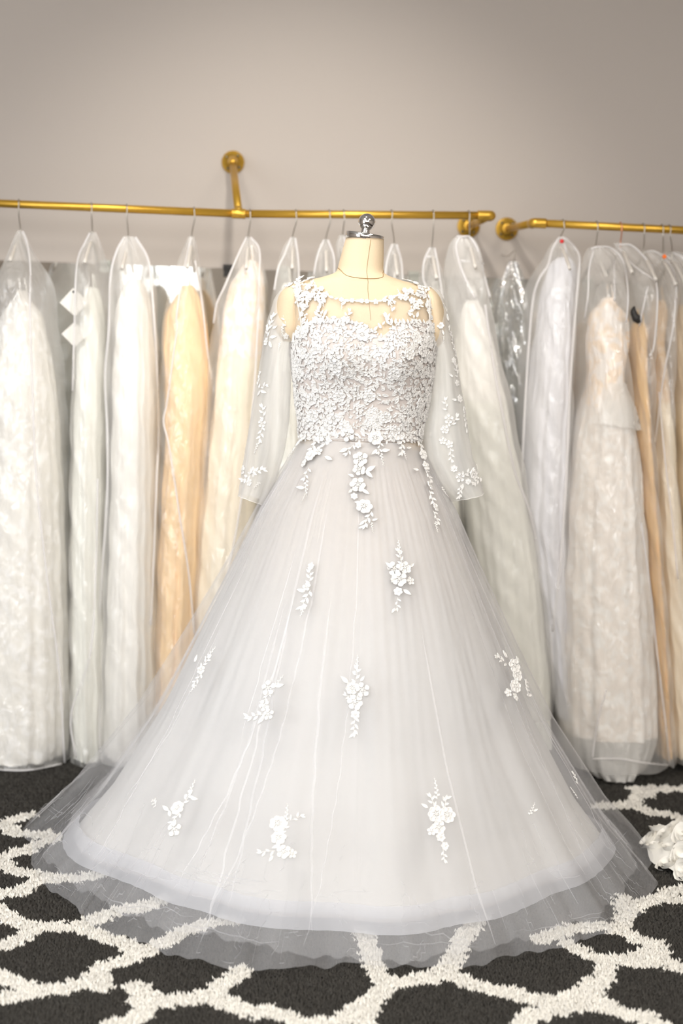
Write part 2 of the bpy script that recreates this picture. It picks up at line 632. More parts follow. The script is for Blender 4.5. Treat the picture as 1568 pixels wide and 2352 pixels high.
for pts in ([(0, 2050), (100, 2090), (250, 2120), (380, 2130), (500, 2110), (620, 2060), (690, 2020), (740, 1960), (830, 1920)],
            [(700, 2010), (790, 1960), (850, 1900), (850, 1810), (890, 1760)],
            [(510, 1610), (600, 1660), (680, 1700), (800, 1745), (950, 1750), (1100, 1750), (1220, 1710), (1300, 1660), (1330, 1610)],
            [(700, 2000), (760, 2060), (760, 2120), (680, 2160), (560, 2180), (400, 2195), (250, 2230), (150, 2270), (90, 2352), (60, 2420)],
            [(760, 2130), (880, 2180), (1000, 2230), (1120, 2270), (1220, 2280), (1300, 2310), (1370, 2360), (1450, 2420)],
            [(1320, 1640), (1370, 1720), (1390, 1760)],
            [(950, 1760), (1150, 1765), (1300, 1765), (1420, 1780), (1557, 1820), (1640, 1850)],
            [(1330, 1610), (1240, 1590), (1150, 1570), (1080, 1520), (1000, 1490), (850, 1455), (700, 1450), (540, 1470), (400, 1520), (250, 1570)],
            [(1000, 1490), (1000, 1400), (1040, 1320), (1000, 1250), (1020, 1190)],
            [(1040, 1320), (1130, 1270), (1200, 1230), (1300, 1210), (1420, 1190), (1557, 1220), (1640, 1230)],
            [(1300, 1200), (1400, 1170), (1450, 1130), (1557, 1110), (1640, 1100)],
            [(800, 350), (880, 350), (1000, 345), (1080, 330), (1120, 300), (1150, 260), (1190, 220), (1120, 195)],
            [(1080, 340), (1180, 370), (1240, 410), (1330, 420), (1420, 425), (1557, 465), (1640, 480)],
            [(1150, 255), (1250, 250)], [(1180, 200), (1300, 195), (1557, 192), (1640, 195)]):
    band(1176, 1760, 3.972, pts)
SEG = np.array([[*a, *b] for ln in LINES for a, b in zip(ln[:-1], ln[1:])])


def rug_white(X, Y):
    """true where the cream trellis runs"""
    d = np.full(X.shape, 9.0)
    wobble = 0.004 * np.sin(X * 130 + 3 * np.sin(Y * 90)) + 0.003 * np.sin(Y * 210 + X * 60)
    for x0, y0, x1, y1 in SEG:
        dx, dy = x1 - x0, y1 - y0
        t = np.clip(((X - x0) * dx + (Y - y0) * dy) / (dx * dx + dy * dy + 1e-9), 0, 1)
        d = np.minimum(d, np.hypot(X - x0 - t * dx, (Y - y0 - t * dy) * 0.8))
    return d + wobble < 0.0215


DARKC, WHITEC = np.array(lin(61, 59, 56)), np.array(lin(222, 219, 212))
rug = thing('rug', 'charcoal shag rug with a cream trellis pattern under the dress', 'rug', (0.3, 3.1, 0))
gx, gy = np.meshgrid(np.linspace(-1.9, 2.5, 276), np.linspace(1.7, 4.5, 176))
wh = rug_white(gx, gy)
V = np.stack([gx, gy, np.full(gx.shape, 0.003)], -1).reshape(-1, 3)
obj('backing', V, grid_faces(176, 276, False), M['rug'], rug, False,
    colour=np.where(wh.reshape(-1, 1), WHITEC * .9, DARKC * .7))
TX, TY, TS = [], [], []
for y_a, y_b, sp in ((2.40, 2.95, 0.0052), (2.95, 3.5, 0.0066), (3.5, 4.5, 0.009)):
    a, b = np.meshgrid(np.arange(-0.95, 1.5, sp), np.arange(y_a, y_b, sp))
    a = a + rng.uniform(-.5, .5, a.shape) * sp
    b = b + rng.uniform(-.5, .5, b.shape) * sp
    q = proj(np.stack([a, b, np.zeros(a.shape)], -1).reshape(-1, 3))
    ok = (q[:, 0] > -110) & (q[:, 0] < 1680) & (q[:, 1] < 2460) & (np.hypot(a.ravel() - AX, b.ravel() - AY) > 0.47)
    TX.append(a.ravel()[ok]); TY.append(b.ravel()[ok]); TS.append(np.full(ok.sum(), sp))
TX, TY, TS = map(np.concatenate, (TX, TY, TS))
n = len(TX)
tw = rug_white(TX, TY)
ht = rng.uniform(.008, .013, n) * np.where(tw, 1.12, 1.0)
ang = rng.uniform(0, 2 * PI, n)
lean = rng.normal(0, .0022, (n, 2))
TV = np.zeros((n, 5, 3))
for k in range(4):
    rr = TS * .62
    TV[:, k, 0] = TX + rr * np.cos(ang + k * PI / 2)
    TV[:, k, 1] = TY + rr * np.sin(ang + k * PI / 2)
    TV[:, k, 2] = ht * .35
TV[:, 4, 0] = TX + lean[:, 0]; TV[:, 4, 1] = TY + lean[:, 1]; TV[:, 4, 2] = ht
base = np.arange(n)[:, None] * 5
TF = np.concatenate([base + np.array([[k, (k + 1) % 4, 4]]) for k in range(4)])
shade = rng.uniform(.72, 1.25, (n, 1, 1))
TC = np.where(tw[:, None, None], WHITEC * np.clip(shade, .88, 1.08), DARKC * shade) * np.ones((n, 5, 1))
TC[..., 3] = 1
me = bpy.data.meshes.new('pile')
me.vertices.add(n * 5)
me.vertices.foreach_set('co', TV.ravel())
me.loops.add(n * 12)
me.loops.foreach_set('vertex_index', TF.ravel().astype(np.int32))
me.polygons.add(n * 4)
me.polygons.foreach_set('loop_start', np.arange(0, n * 12, 3, dtype=np.int32))
me.materials.append(M['rug'])
at = me.attributes.new('colour', 'FLOAT_COLOR', 'POINT')
at.data.foreach_set('color', np.clip(TC, 0, 1).ravel())
me.update(calc_edges=True)
link('pile', me, rug)['kind'] = 'stuff'

# ------------------------------------------------------------------ wall mirror
mir = thing('wall_mirror', 'wide frameless wall mirror behind the hanging gowns', 'mirror', (0.1, WALL_Y, 0.2))
MB().box((0.12, WALL_Y - .012, 0.82), (2.60, .012, 1.25)).build('glass', M['mirror'], mir, False)
for x, y, mt in ((525, 610, 'dark'), (655, 636, 'clip'), (950, 640, 'clip'), (1350, 652, 'clip'), (242, 608, 'clip')):
    q = P(x, y, WALL_Y - .02)
    b = MB().box((q.x, WALL_Y - .012, 1.447), (.034, .026, .020))
    b.box((q.x, WALL_Y - .022, 1.434), (.03, .006, .03))
    b.build('mirror_clip', M[mt], mir, False)

# ------------------------------------------------------------------ pipe rails
ROD_Y, ROD_R = 4.2, 0.0112


def flange(parent, x, z, rot=0.6):
    b = MB().lathe([(.033, 0), (.035, .002), (.035, .006), (.033, .008), (.018, .009), (.0165, .024), (.0145, .026), (.012, .026)],
                   (x, WALL_Y, z), (0, -1, 0), 36)
    f_ = b.build('flange', M['gold'], parent)
    for k in range(4):
        a = rot + k * PI / 2
        s_ = MB().lathe([(.0045, 0), (.0045, .003), (.003, .0042)],
                        (x + .025 * math.cos(a), WALL_Y - .007, z + .025 * math.sin(a)), (0, -1, 0), 10)
        s_.build('screw', M['screw'], f_)
    return f_


def fitting(b, p, d, r=.0148, L=.02):
    d = Vector(d).normalized()
    a, c = Vector(p) - d * L, Vector(p) + d * L
    b.tube([a, a + d * .003, a + d * .0045, c - d * .0045, c - d * .003, c], [r * .8, r, r * .93, r * .93, r, r * .8], 20)


lr = thing('clothes_rail', 'long gold pipe rail with a diagonal wall brace, holding the gowns on the left', 'clothes rail', (0, WALL_Y, 1.588))
pa, pt, pe = P(-260, 456, ROD_Y), P(548, 491, ROD_Y), P(1124, 495, ROD_Y)
MB().tube([pa, pt], ROD_R, 20).build('pipe', M['gold'], lr)
MB().tube([pt, pe], ROD_R, 20).build('pipe', M['gold'], lr)
fl = P(535, 373, WALL_Y)
flange(lr, fl.x, fl.z, 0.9)
el = Vector((fl.x, WALL_Y - .05, fl.z))
b = MB()
b.tube(catmull([Vector((fl.x, WALL_Y - .02, fl.z)), el, el + (pt - el).normalized() * .035], 6), .0146, 18)
b.build('elbow', M['gold'], lr)
MB().tube([el, pt], ROD_R, 18).build('brace_pipe', M['gold'], lr)
b = MB()
fitting(b, pt, pe - pa)
dd = (el - pt).normalized()
b.tube([pt, pt + dd * .026, pt + dd * .029], [.0136, .0136, .012], 18)
b.build('tee_fitting', M['gold'], lr)
ef = P(1075, 520, WALL_Y)
flange(lr, ef.x, ef.z, 0.75)
MB().tube([Vector((ef.x, WALL_Y - .01, ef.z)), Vector((pe.x + .004, ROD_Y + .01, pe.z))], ROD_R, 18).build('arm_pipe', M['gold'], lr)
b = MB()
pd = (pe - pt).normalized()
b.tube(catmull([pe - pd * .034, pe - pd * .012, pe + Vector((.004, .006, 0)), pe + Vector((.004, .04, 0))], 6), .0143, 18)
b.build('elbow', M['gold'], lr)

rr_ = thing('clothes_rail', 'gold pipe rail with an elbow arm, holding the gowns on the right', 'clothes rail', (0.9, WALL_Y, 1.588))
ps, pz = P(1226, 512, ROD_Y), P(1800, 540, ROD_Y)
MB().tube([ps, pz], ROD_R, 20).build('pipe', M['gold'], rr_)
rf = P(1163, 526, WALL_Y)
flange(rr_, rf.x, rf.z, 0.75)
MB().tube([Vector((rf.x, WALL_Y - .01, rf.z)), Vector((ps.x, ROD_Y + .01, ps.z))], ROD_R, 18).build('arm_pipe', M['gold'], rr_)
pd = (pz - ps).normalized()
b = MB()
b.tube(catmull([ps + Vector((0, .04, 0)), ps + Vector((0, .006, 0)), ps + pd * .012, ps + pd * .034], 6), .0143, 18)
b.build('elbow', M['gold'], rr_)

# ------------------------------------------------------------------ hangers, bags and gowns on the rails


def rail_z(x):
    if x < pt.x:
        return pa.z + (pt.z - pa.z) * (x - pa.x) / (pt.x - pa.x)
    if x <= pe.x + .05:
        return pt.z + (pe.z - pt.z) * (x - pt.x) / (pe.x - pt.x)
    return ps.z + (pz.z - ps.z) * (x - ps.x) / (pz.x - ps.x)


def make_hanger(label, hook, neck, wire='wire', bead=None):
    h = P(hook[0], hook[1] + 8, ROD_Y)
    nk = P(neck[0], neck[1], ROD_Y)
    hz = rail_z(h.x)
    t = thing('hanger', label, 'hanger', (nk.x, ROD_Y, nk.z - .02), 'gown hangers on the rails')
    x0 = h.x
    R_ = ROD_R + .0022
    pts = [nk + Vector((0, 0, -.03)), nk]
    pts += [Vector((nk.x * .6 + x0 * .4, ROD_Y - .008, nk.z + (hz - nk.z) * .3)),
            Vector((x0 + (x0 - nk.x) * .12, ROD_Y - .015, nk.z + (hz - nk.z) * .68))]
    for k in range(0, 9):
        a = PI + .15 - k * (PI * 1.15) / 8
        pts.append(Vector((x0 - k * .0006, ROD_Y + R_ * math.cos(a), hz + R_ * math.sin(a))))
    MB().tube(catmull(pts, 4), .0019, 8).build('hook', M[wire], t)
    sh = MB()
    for s in (-1, 1):
        sh.tube(catmull([nk + Vector((0, 0, -.028)), nk + Vector((0, s * .05, -.04)), nk + Vector((0, s * .16, -.095))], 5),
                [.0035] * 5 + [.005] * 5 + [.005], 8)
    sh.build('shoulder_bar', M['hanger'], t)
    if bead:
        MB().sphere(nk + Vector((.002, -.012, -.012)), .0062, 12, 8).build('size_marker', M[bead], t)
    return t


def loft_rows(rows, Yc, dmax, dtop, dlen, nr=70, nc=64, fold=0.0, ffreq=(9, 15), seed=0, crinkle=0.0, power=2.4, dbot=None):
    rows = np.array(rows, float)
    ys = np.linspace(rows[0, 0], rows[-1, 0], nr)
    # finer rows near the top
    tt = np.linspace(0, 1, nr) ** 1.35
    ys = rows[0, 0] + (rows[-1, 0] - rows[0, 0]) * tt
    xl, xr = np.interp(ys, rows[:, 0], rows[:, 1]), np.interp(ys, rows[:, 0], rows[:, 2])
    k3 = np.array([.25, .5, .25])
    for _ in range(3):
        xl[1:-1] = np.convolve(xl, k3, 'valid'); xr[1:-1] = np.convolve(xr, k3, 'valid')
    a = np.linspace(0, 2 * PI, nc, endpoint=False)
    V = np.zeros((nr, nc, 3))
    for i, y in enumerate(ys):
        d = dtop + (dmax - dtop) * float(smooth((y - ys[0]) / dlen))
        L, R = P(xl[i], y, Yc - .5 * d), P(xr[i], y, Yc - .5 * d)
        cx, w2, z = (L.x + R.x) / 2, abs(R.x - L.x) / 2, (L.z + R.z) / 2
        ca, sa = np.sin(a), -np.cos(a)           # a = 0 faces the camera
        ex = 2.0 / power
        ux, uy = np.sign(ca) * np.abs(ca) ** ex, np.sign(sa) * np.abs(sa) ** ex
        s_ = i / (nr - 1)
        fo = 1 + fold * (0.25 + s_) * wob(a, ffreq, seed)
        V[i, :, 0] = cx + ux * w2 * fo
        V[i, :, 1] = Yc + uy * d * fo
        V[i, :, 2] = z
        if crinkle:
            V[i, :, 1] += crinkle * np.sin(a * 7 + z * 23 + seed) * np.sin(z * 41 + a * 3 + seed * 2)
            V[i, :, 0] += .5 * crinkle * np.sin(a * 5 + z * 31 + seed * 3)
    V[..., 1] = np.minimum(V[..., 1], WALL_Y - .03)
    V[..., 2] = np.maximum(V[..., 2], .014)
    uv = np.stack(np.meshgrid(np.linspace(0, 1, nc), np.linspace(0, 1, nr)), -1)
    return V, uv


def surf_part(name, V, mat, parent, uv, cap=True):
    nr, nc, _ = V.shape
    F = grid_faces(nr, nc)
    if cap:
        F = F + [tuple(range(nc))[::-1]]
    return obj(name, V.reshape(-1, 3), F, mat, parent, True, uv.reshape(-1, 2))


def make_bag(label, rows, trims, Yc=4.2, d=.19, seed=0, mat='film', tw=.0027):
    V, uv = loft_rows(rows, Yc, d, .025, 130, 80, 64, .02, (5, 8), seed, .006)
    z0 = V[-1, 0, 2]
    t = thing('garment_bag', label, 'garment bag', (float(V[0, :, 0].mean()), Yc, float(z0)), 'clear garment bags on the rails')
    surf_part('bag_body', V, M[mat], t, uv)
    sf = Surf(V).orient((V[:, :, 0].mean(), Yc, V[:, :, 2].mean()))
    for tr in trims:
        pts = []
        for x, y in tr:
            v, n_ = sf.hit(x, y)
            pts.append(v + n_ * .003)
        MB().tube(catmull(pts, 5), tw, 8).build('binding', M['trim'], t)
    return t, sf


def make_gown(label, rows, mat, Yc=4.2, d=.15, seed=0, fold=.04, ffreq=(9, 14, 21), hem=None):
    y0, l0, r0_ = rows[0]
    rows = [(y0, l0 * .7 + r0_ * .3, l0 * .3 + r0_ * .7), (y0 + 8, l0 * .86 + r0_ * .14, l0 * .14 + r0_ * .86), (y0 + 22, l0, r0_)] + [q for q in rows[1:] if q[0] > y0 + 24]
    V, uv = loft_rows(rows, Yc, d, .05, 300, 80, 120, fold, ffreq, seed, .004, 2.1)
    t = thing('hanging_gown', label, 'gown', (float(V[0, :, 0].mean()), Yc, float(V[-1, :, 2].min())), 'gowns hanging in bags')
    b_ = rows[0][0] + (rows[-1][0] - rows[0][0]) * .22
    yy = np.linspace(0, 1, 80) ** 1.35
    cut = int(np.searchsorted(yy, .22))
    m1, m2 = (mat if isinstance(mat, tuple) else (mat, mat))
    surf_part('gown_bodice', V[:cut + 1], m1, t, uv[:cut + 1])
    if hem:
        hc = int(np.searchsorted(yy, (hem - rows[0][0]) / (rows[-1][0] - rows[0][0])))
        surf_part('gown_skirt', V[cut:hc + 1], m2, t, uv[cut:hc + 1], False)
        surf_part('hem_tulle', V[hc:], M['hem_net'], t, uv[hc:], False)
        # short overskirt panel falling from the waist
        gs = Surf(V).orient((V[..., 0].mean(), Yc, V[..., 2].mean()))
        pv = []
        for i in range(14):
            for k in range(14):
                u_, v_ = k / 13, i / 13
                x = (1396 + (1384 - 1396) * v_) * (1 - u_) + (1436 + (1466 - 1436) * v_) * u_
                q, n_ = gs.hit(x, 880 + (94 + 14 * u_) * v_)
                pv.append(q + n_ * (.004 + .012 * v_))
        obj('overskirt_panel', pv, grid_faces(14, 14, False), M['hem_net'], t)
    else:
        surf_part('gown_skirt', V[cut:], m2, t, uv[cut:], False)
    for sg in (0, 60):
        q = Vector(V[5, sg])
        top_ = Vector((q.x, Yc + (q.y - Yc) * .6, q.z + .07))
        MB().tube(catmull([q, (q + top_) / 2 + Vector((.004, 0, 0)), top_], 4), .0016, 6).build('strap', m1, t)
    return t


IV = gown_mat('gown_ivory', lin(246, 243, 237), None)
IVG = gown_mat('gown_ivory_cool', lin(240, 239, 230), None)
IVF = gown_mat('gown_ivory_lace', lin(236, 232, 224), lin(252, 250, 247), (34, .56))
PEACH = gown_mat('gown_peach', lin(251, 214, 160), None)
APRI = gown_mat('gown_apricot', lin(252, 196, 128), None)
CREAM = gown_mat('gown_cream', lin(252, 238, 214), None)
BLUSHF = gown_mat('gown_blush_lace', lin(250, 226, 200), lin(252, 245, 238), (30, .5))
LAV = gown_mat('gown_silver', lin(232, 232, 238), None)
BLIV = gown_mat('gown_floral', lin(240, 231, 222), lin(252, 250, 246), (40, .54))
GOLDG = gown_mat('gown_amber', lin(250, 206, 138), None)
TAN = gown_mat('gown_tan', lin(240, 218, 184), None)
TANF = gown_mat('gown_tan_lace', lin(238, 208, 172), lin(248, 232, 212), (36, .52))

# (hanger label, hook, neck) (bag label, rows, bindings) (gown label, rows, cloth)
RACK = [
    dict(h='steel hanger hook nearest the left edge of the photo, on the long gold rail', hook=(45, 461), neck=(47, 525),
         b='tall clear garment bag at the left edge, its white binding running slantwise to the floor',
         rows=[(530, 43, 51), (560, 26, 62), (600, 4, 82), (635, -14, 100), (760, -34, 119), (900, -48, 136), (1100, -66, 147), (1400, -84, 155), (1600, -92, 158), (1797, -98, 161)],
         trims=[[(50, 532), (62, 562), (68, 620), (67, 700), (72, 850), (82, 1100), (110, 1350), (135, 1550), (158, 1788)], [(158, 1792), (60, 1795), (-60, 1796)]],
         g='ivory lace gown in the bag at the left edge, its hem showing below the bag',
         gr=[(668, 30, 62), (720, 0, 95), (900, -35, 122), (1100, -50, 134), (1400, -70, 144), (1700, -80, 150), (1800, -70, 132), (1834, -50, 60)], gm=(IVF, IVF), Y=4.17),
    dict(h='steel hanger hook second from the left, straight above the narrow bag', hook=(212, 470), neck=(212, 530),
         b='narrow clear garment bag second from the left, with two card tags beside it',
         rows=[(533, 206, 218), (560, 192, 228), (600, 180, 236), (650, 175, 243), (800, 166, 245), (1000, 158, 246), (1300, 156, 247), (1600, 158, 250), (1765, 160, 252)],
         trims=[[(208, 536), (195, 562), (181, 592), (175, 640), (173, 760), (168, 900)], [(222, 1100), (218, 1300), (206, 1500), (165, 1640), (176, 1740)]],
         g='pale grey ivory gown in the narrow bag second from the left',
         gr=[(660, 190, 232), (760, 176, 240), (900, 168, 243), (1200, 160, 244), (1600, 162, 246), (1770, 164, 248)], gm=(IVG, IVG), Y=4.21),
    dict(h='steel hanger hook third from the left, above the broad white bag', hook=(293, 470), neck=(295, 543),
         b='broad milky garment bag third from the left, with wide white bindings on both sides',
         rows=[(543, 286, 305), (560, 272, 322), (600, 260, 338), (650, 252, 347), (760, 245, 354), (900, 240, 361), (1100, 240, 364), (1300, 232, 362), (1500, 226, 364), (1740, 220, 372)],
         trims=[[(284, 548), (268, 580), (256, 640), (248, 760), (244, 860), (249, 1000), (248, 1150), (234, 1350), (228, 1470), (226, 1600), (230, 1728)],
                [(308, 548), (335, 590), (346, 640), (352, 740), (358, 850), (360, 1000), (358, 1090), (350, 1300), (344, 1436)]],
         g='white gown in the broad milky bag third from the left',
         gr=[(640, 282, 332), (700, 266, 344), (850, 256, 352), (1100, 252, 356), (1400, 244, 356), (1735, 236, 362)], gm=(IV, IV), Y=4.18, film='net_bag', tw=.0036),
    dict(h='steel hanger hook fourth from the left, above the peach gown', hook=(447, 480), neck=(440, 541),
         b='clear garment bag over the deep peach gown, its white binding bent at the shoulder',
         rows=[(543, 435, 444), (560, 426, 448), (600, 408, 454), (650, 394, 458), (700, 378, 464), (760, 370, 471), (900, 358, 488), (1100, 352, 482), (1300, 350, 470), (1500, 345, 458), (1650, 345, 452)],
         trims=[[(439, 546), (432, 580), (420, 640), (410, 700), (405, 740), (407, 752), (398, 820), (390, 880), (384, 930), (378, 970), (390, 1026), (412, 1180), (432, 1321), (444, 1455)], [(446, 600), (462, 700), (474, 790), (485, 870)]],
         g='deep peach gown in the clear bag fourth from the left',
         gr=[(655, 405, 456), (720, 378, 468), (800, 372, 478), (900, 374, 484), (1000, 376, 478), (1300, 358, 464), (1645, 352, 450)], gm=(PEACH, PEACH), Y=4.22),
    dict(h='steel hanger hook just right of the tee fitting on the long gold rail', hook=(575, 484), neck=(570, 543),
         b='clear garment bag over the cream and apricot gown, close to the left sleeve',
         rows=[(545, 566, 575), (580, 548, 596), (640, 520, 605), (700, 497, 611), (760, 483, 612), (900, 470, 606), (1100, 455, 600), (1400, 440, 590), (1600, 430, 580)],
         trims=[[(568, 546), (545, 595), (520, 650), (500, 700), (486, 742)], [(574, 546), (594, 575), (593, 640), (589, 750), (581, 900), (565, 1050), (545, 1200), (520, 1330)]],
         g='cream gown with apricot bodice in the bag beside the left sleeve',
         gr=[(598, 552, 600), (650, 530, 606), (720, 510, 608), (850, 496, 600), (1000, 480, 598), (1300, 452, 580), (1600, 440, 570)], gm=(BLUSHF, CREAM), Y=4.2),
    dict(h='steel hanger hook above the left shoulder of the lace dress', hook=(680, 487), neck=(672, 543),
         b='clear garment bag rising behind the left shoulder of the lace dress',
         rows=[(545, 668, 677), (570, 650, 682), (620, 634, 688), (700, 622, 692), (900, 610, 700), (1300, 600, 720), (1600, 590, 730)],
         trims=[[(670, 547), (655, 580), (640, 620), (630, 670)], [(676, 547), (683, 600), (684, 650)]],
         g='pale ivory gown in the bag behind the left shoulder',
         gr=[(650, 640, 684), (800, 626, 690), (1300, 606, 712), (1600, 600, 720)], gm=(IVG, IVG), Y=4.22),
    dict(h='steel hanger hook left of the chrome ball finial, nearer the shoulder', hook=(757, 488), neck=(748, 549),
         b='clear garment bag left of the dress form neck',
         rows=[(550, 744, 752), (570, 730, 763), (620, 722, 770), (700, 715, 775), (1000, 700, 790), (1600, 690, 800)],
         trims=[[(746, 552), (730, 585), (723, 635)], [(751, 552), (765, 590), (768, 630)]],
         g='white gown in the bag left of the dress form neck',
         gr=[(660, 728, 764), (900, 715, 775), (1600, 700, 790)], gm=(IV, IV), Y=4.2),
    dict(h='steel hanger hook almost touching the chrome ball finial on its left', hook=(790, 488), neck=(786, 545),
         b='clear garment bag hidden behind the dress form neck',
         rows=[(540, 782, 790), (560, 772, 800), (620, 775, 806), (1600, 780, 830)],
         trims=[[(788, 545), (802, 580)]],
         g='white gown in the bag hidden behind the dress form neck',
         gr=[(660, 782, 802), (900, 790, 815), (1600, 790, 826)], gm=(IV, IV), Y=4.22),
    dict(h='steel hanger hook right of the chrome ball finial', hook=(900, 487), neck=(905, 558),
         b='clear garment bag right of the dress form neck',
         rows=[(560, 900, 910), (590, 888, 918), (640, 880, 926), (1000, 865, 940), (1600, 850, 960)],
         trims=[[(903, 562), (890, 595), (885, 640)], [(909, 562), (919, 600), (924, 645)]],
         g='white gown in the bag right of the dress form neck',
         gr=[(660, 888, 920), (900, 876, 932), (1600, 860, 950)], gm=(IV, IV), Y=4.2),
    dict(h='steel hanger hook above the right shoulder of the lace dress', hook=(995, 489), neck=(992, 566),
         b='clear garment bag behind the right shoulder of the lace dress',
         rows=[(568, 988, 997), (590, 976, 1005), (630, 970, 1018), (700, 965, 1030), (1000, 960, 1060), (1600, 950, 1090)],
         trims=[[(990, 570), (976, 600), (974, 640), (985, 670), (988, 690)], [(996, 570), (1004, 610), (1016, 690)], [(978, 590), (998, 592)]],
         g='pale gown in the bag behind the right shoulder',
         gr=[(680, 974, 1022), (900, 968, 1046), (1600, 960, 1080)], gm=(IVG, IVG), Y=4.22),
    dict(h='steel hanger hook in front of the flange at the end of the long rail', hook=(1077, 491), neck=(1078, 542),
         b='wide milky garment bag at the right end of the long rail, beside the right sleeve',
         rows=[(543, 1050, 1080), (555, 1035, 1096), (600, 1029, 1110), (680, 1027, 1126), (760, 1032, 1142), (860, 1040, 1165), (960, 1050, 1190), (1100, 1060, 1215), (1300, 1075, 1250), (1500, 1090, 1275), (1640, 1100, 1280)],
         trims=[[(1058, 546), (1048, 566), (1053, 600), (1065, 635), (1090, 685)], [(1050, 545), (1064, 544), (1080, 545), (1096, 575), (1114, 625), (1127, 680)], [(1058, 601), (1108, 606)],
                [(1112, 700), (1120, 760), (1135, 860), (1155, 960), (1180, 1080), (1215, 1180), (1240, 1300), (1262, 1420), (1272, 1520), (1276, 1600)]],
         g='cream satin gown in the wide milky bag beside the right sleeve',
         gr=[(690, 1060, 1112), (800, 1050, 1140), (1000, 1060, 1182), (1300, 1090, 1240), (1600, 1110, 1268), (1720, 1120, 1270)], gm=(IV, IVG), Y=4.19, film='net_bag', tw=.0034),
    dict(h='steel hanger hook with a red size marker at the left end of the right rail', hook=(1293, 511), neck=(1287, 545), bead='red',
         b='clear garment bag over the silver grey gown, first on the right rail',
         rows=[(547, 1282, 1298), (570, 1262, 1320), (600, 1250, 1338), (640, 1232, 1336), (700, 1221, 1331), (800, 1212, 1325), (1000, 1200, 1320), (1200, 1198, 1310), (1400, 1225, 1305), (1600, 1265, 1308), (1745, 1296, 1345)],
         trims=[[(1284, 549), (1268, 577), (1259, 612), (1240, 642), (1226, 690), (1216, 800), (1207, 950), (1202, 1100)], [(1284, 548), (1298, 549), (1320, 571), (1335, 592), (1326, 640), (1316, 750), (1306, 900), (1298, 1100), (1284, 1300), (1270, 1450)]],
         g='silver grey gown in the first bag on the right rail',
         gr=[(592, 1262, 1330), (680, 1246, 1322), (800, 1236, 1318), (900, 1226, 1316), (1000, 1214, 1314), (1200, 1204, 1308), (1400, 1240, 1306), (1640, 1275, 1310)], gm=(LAV, LAV), Y=4.22, tw=.0036),
    dict(h='steel hanger hook second on the right rail, above the floral lace gown', hook=(1370, 515), neck=(1368, 562),
         b='arched clear garment bag over the floral lace gown, its square bottom corner hanging free',
         rows=[(567, 1360, 1390), (575, 1350, 1412), (600, 1345, 1433), (650, 1342, 1441), (760, 1340, 1441), (900, 1330, 1458), (1100, 1310, 1482), (1300, 1295, 1500), (1500, 1290, 1520), (1700, 1290, 1540), (1757, 1296, 1546)],
         trims=[[(1358, 572), (1374, 567), (1400, 573), (1424, 592), (1437, 622), (1439, 680), (1437, 745)], [(1409, 600), (1410, 690)], [(1362, 576), (1354, 620), (1352, 680), (1345, 730)],
                [(1470, 1200), (1484, 1320), (1500, 1450), (1515, 1600), (1532, 1700), (1543, 1757)], [(1360, 1743), (1420, 1742), (1480, 1752), (1541, 1757)], [(1392, 1585), (1376, 1640), (1366, 1700), (1361, 1740)]],
         g='blush and ivory floral lace gown on the right rail, its hem on the rug',
         gr=[(684, 1378, 1420), (715, 1356, 1446), (790, 1352, 1450), (850, 1360, 1438), (890, 1360, 1436), (950, 1342, 1462), (1100, 1318, 1482), (1300, 1304, 1498), (1500, 1300, 1512), (1700, 1300, 1520), (1770, 1320, 1490), (1802, 1370, 1450)], gm=(BLUSHF, BLIV), Y=4.13, fold=.045),
    dict(h='rose gold hanger hook third on the right rail', hook=(1425, 519), neck=(1425, 553), wire='pinkwire',
         b='clear garment bag over the amber gown, with a wide folded white shoulder binding',
         rows=[(558, 1412, 1434), (580, 1418, 1472), (620, 1430, 1500), (660, 1440, 1510), (800, 1440, 1505), (1000, 1450, 1500), (1300, 1480, 1518), (1600, 1500, 1540), (1740, 1505, 1545)],
         trims=[[(1424, 560), (1450, 563), (1482, 588), (1502, 622), (1507, 680), (1500, 790), (1492, 818)], [(1422, 566), (1445, 600), (1470, 624), (1503, 646)], [(1488, 660), (1480, 700), (1470, 748)]],
         g='amber gold gown third on the right rail, behind the floral one',
         gr=[(742, 1450, 1492), (800, 1450, 1486), (1000, 1456, 1492), (1300, 1482, 1514), (1600, 1500, 1532), (1730, 1505, 1538)], gm=(GOLDG, GOLDG), Y=4.2),
    dict(h='steel hanger hook fourth on the right rail', hook=(1477, 524), neck=(1478, 570),
         b='clear arched garment bag over the tan lace gown, fourth on the right rail',
         rows=[(577, 1478, 1500), (590, 1480, 1530), (620, 1500, 1547), (660, 1508, 1553), (800, 1503, 1546), (1000, 1490, 1545), (1300, 1500, 1570), (1600, 1520, 1600), (1740, 1530, 1610)],
         trims=[[(1480, 580), (1498, 578), (1522, 592), (1543, 622), (1551, 668), (1545, 760), (1532, 830), (1520, 900), (1508, 1000), (1496, 1080)], [(1515, 900), (1528, 1050), (1545, 1200), (1556, 1330)]],
         g='tan lace gown fourth on the right rail',
         gr=[(690, 1496, 1534), (800, 1494, 1528), (850, 1500, 1530), (1000, 1494, 1548), (1300, 1504, 1572), (1600, 1524, 1596), (1730, 1534, 1604)], gm=(TANF, CREAM), Y=4.24),
    dict(h='steel hanger hook with an orange size marker on the right rail', hook=(1520, 527), neck=(1522, 580), bead='orange',
         b='clear garment bag fifth on the right rail, partly cut by the photo edge',
         rows=[(582, 1514, 1535), (600, 1522, 1560), (650, 1540, 1590), (900, 1546, 1610), (1300, 1560, 1640), (1740, 1580, 1660)],
         trims=[[(1520, 585), (1545, 600), (1566, 640), (1578, 700), (1578, 900)]],
         g='cream and tan gown fifth on the right rail',
         gr=[(700, 1550, 1586), (900, 1548, 1600), (1300, 1560, 1630), (1730, 1580, 1650)], gm=(TAN, TAN), Y=4.27),
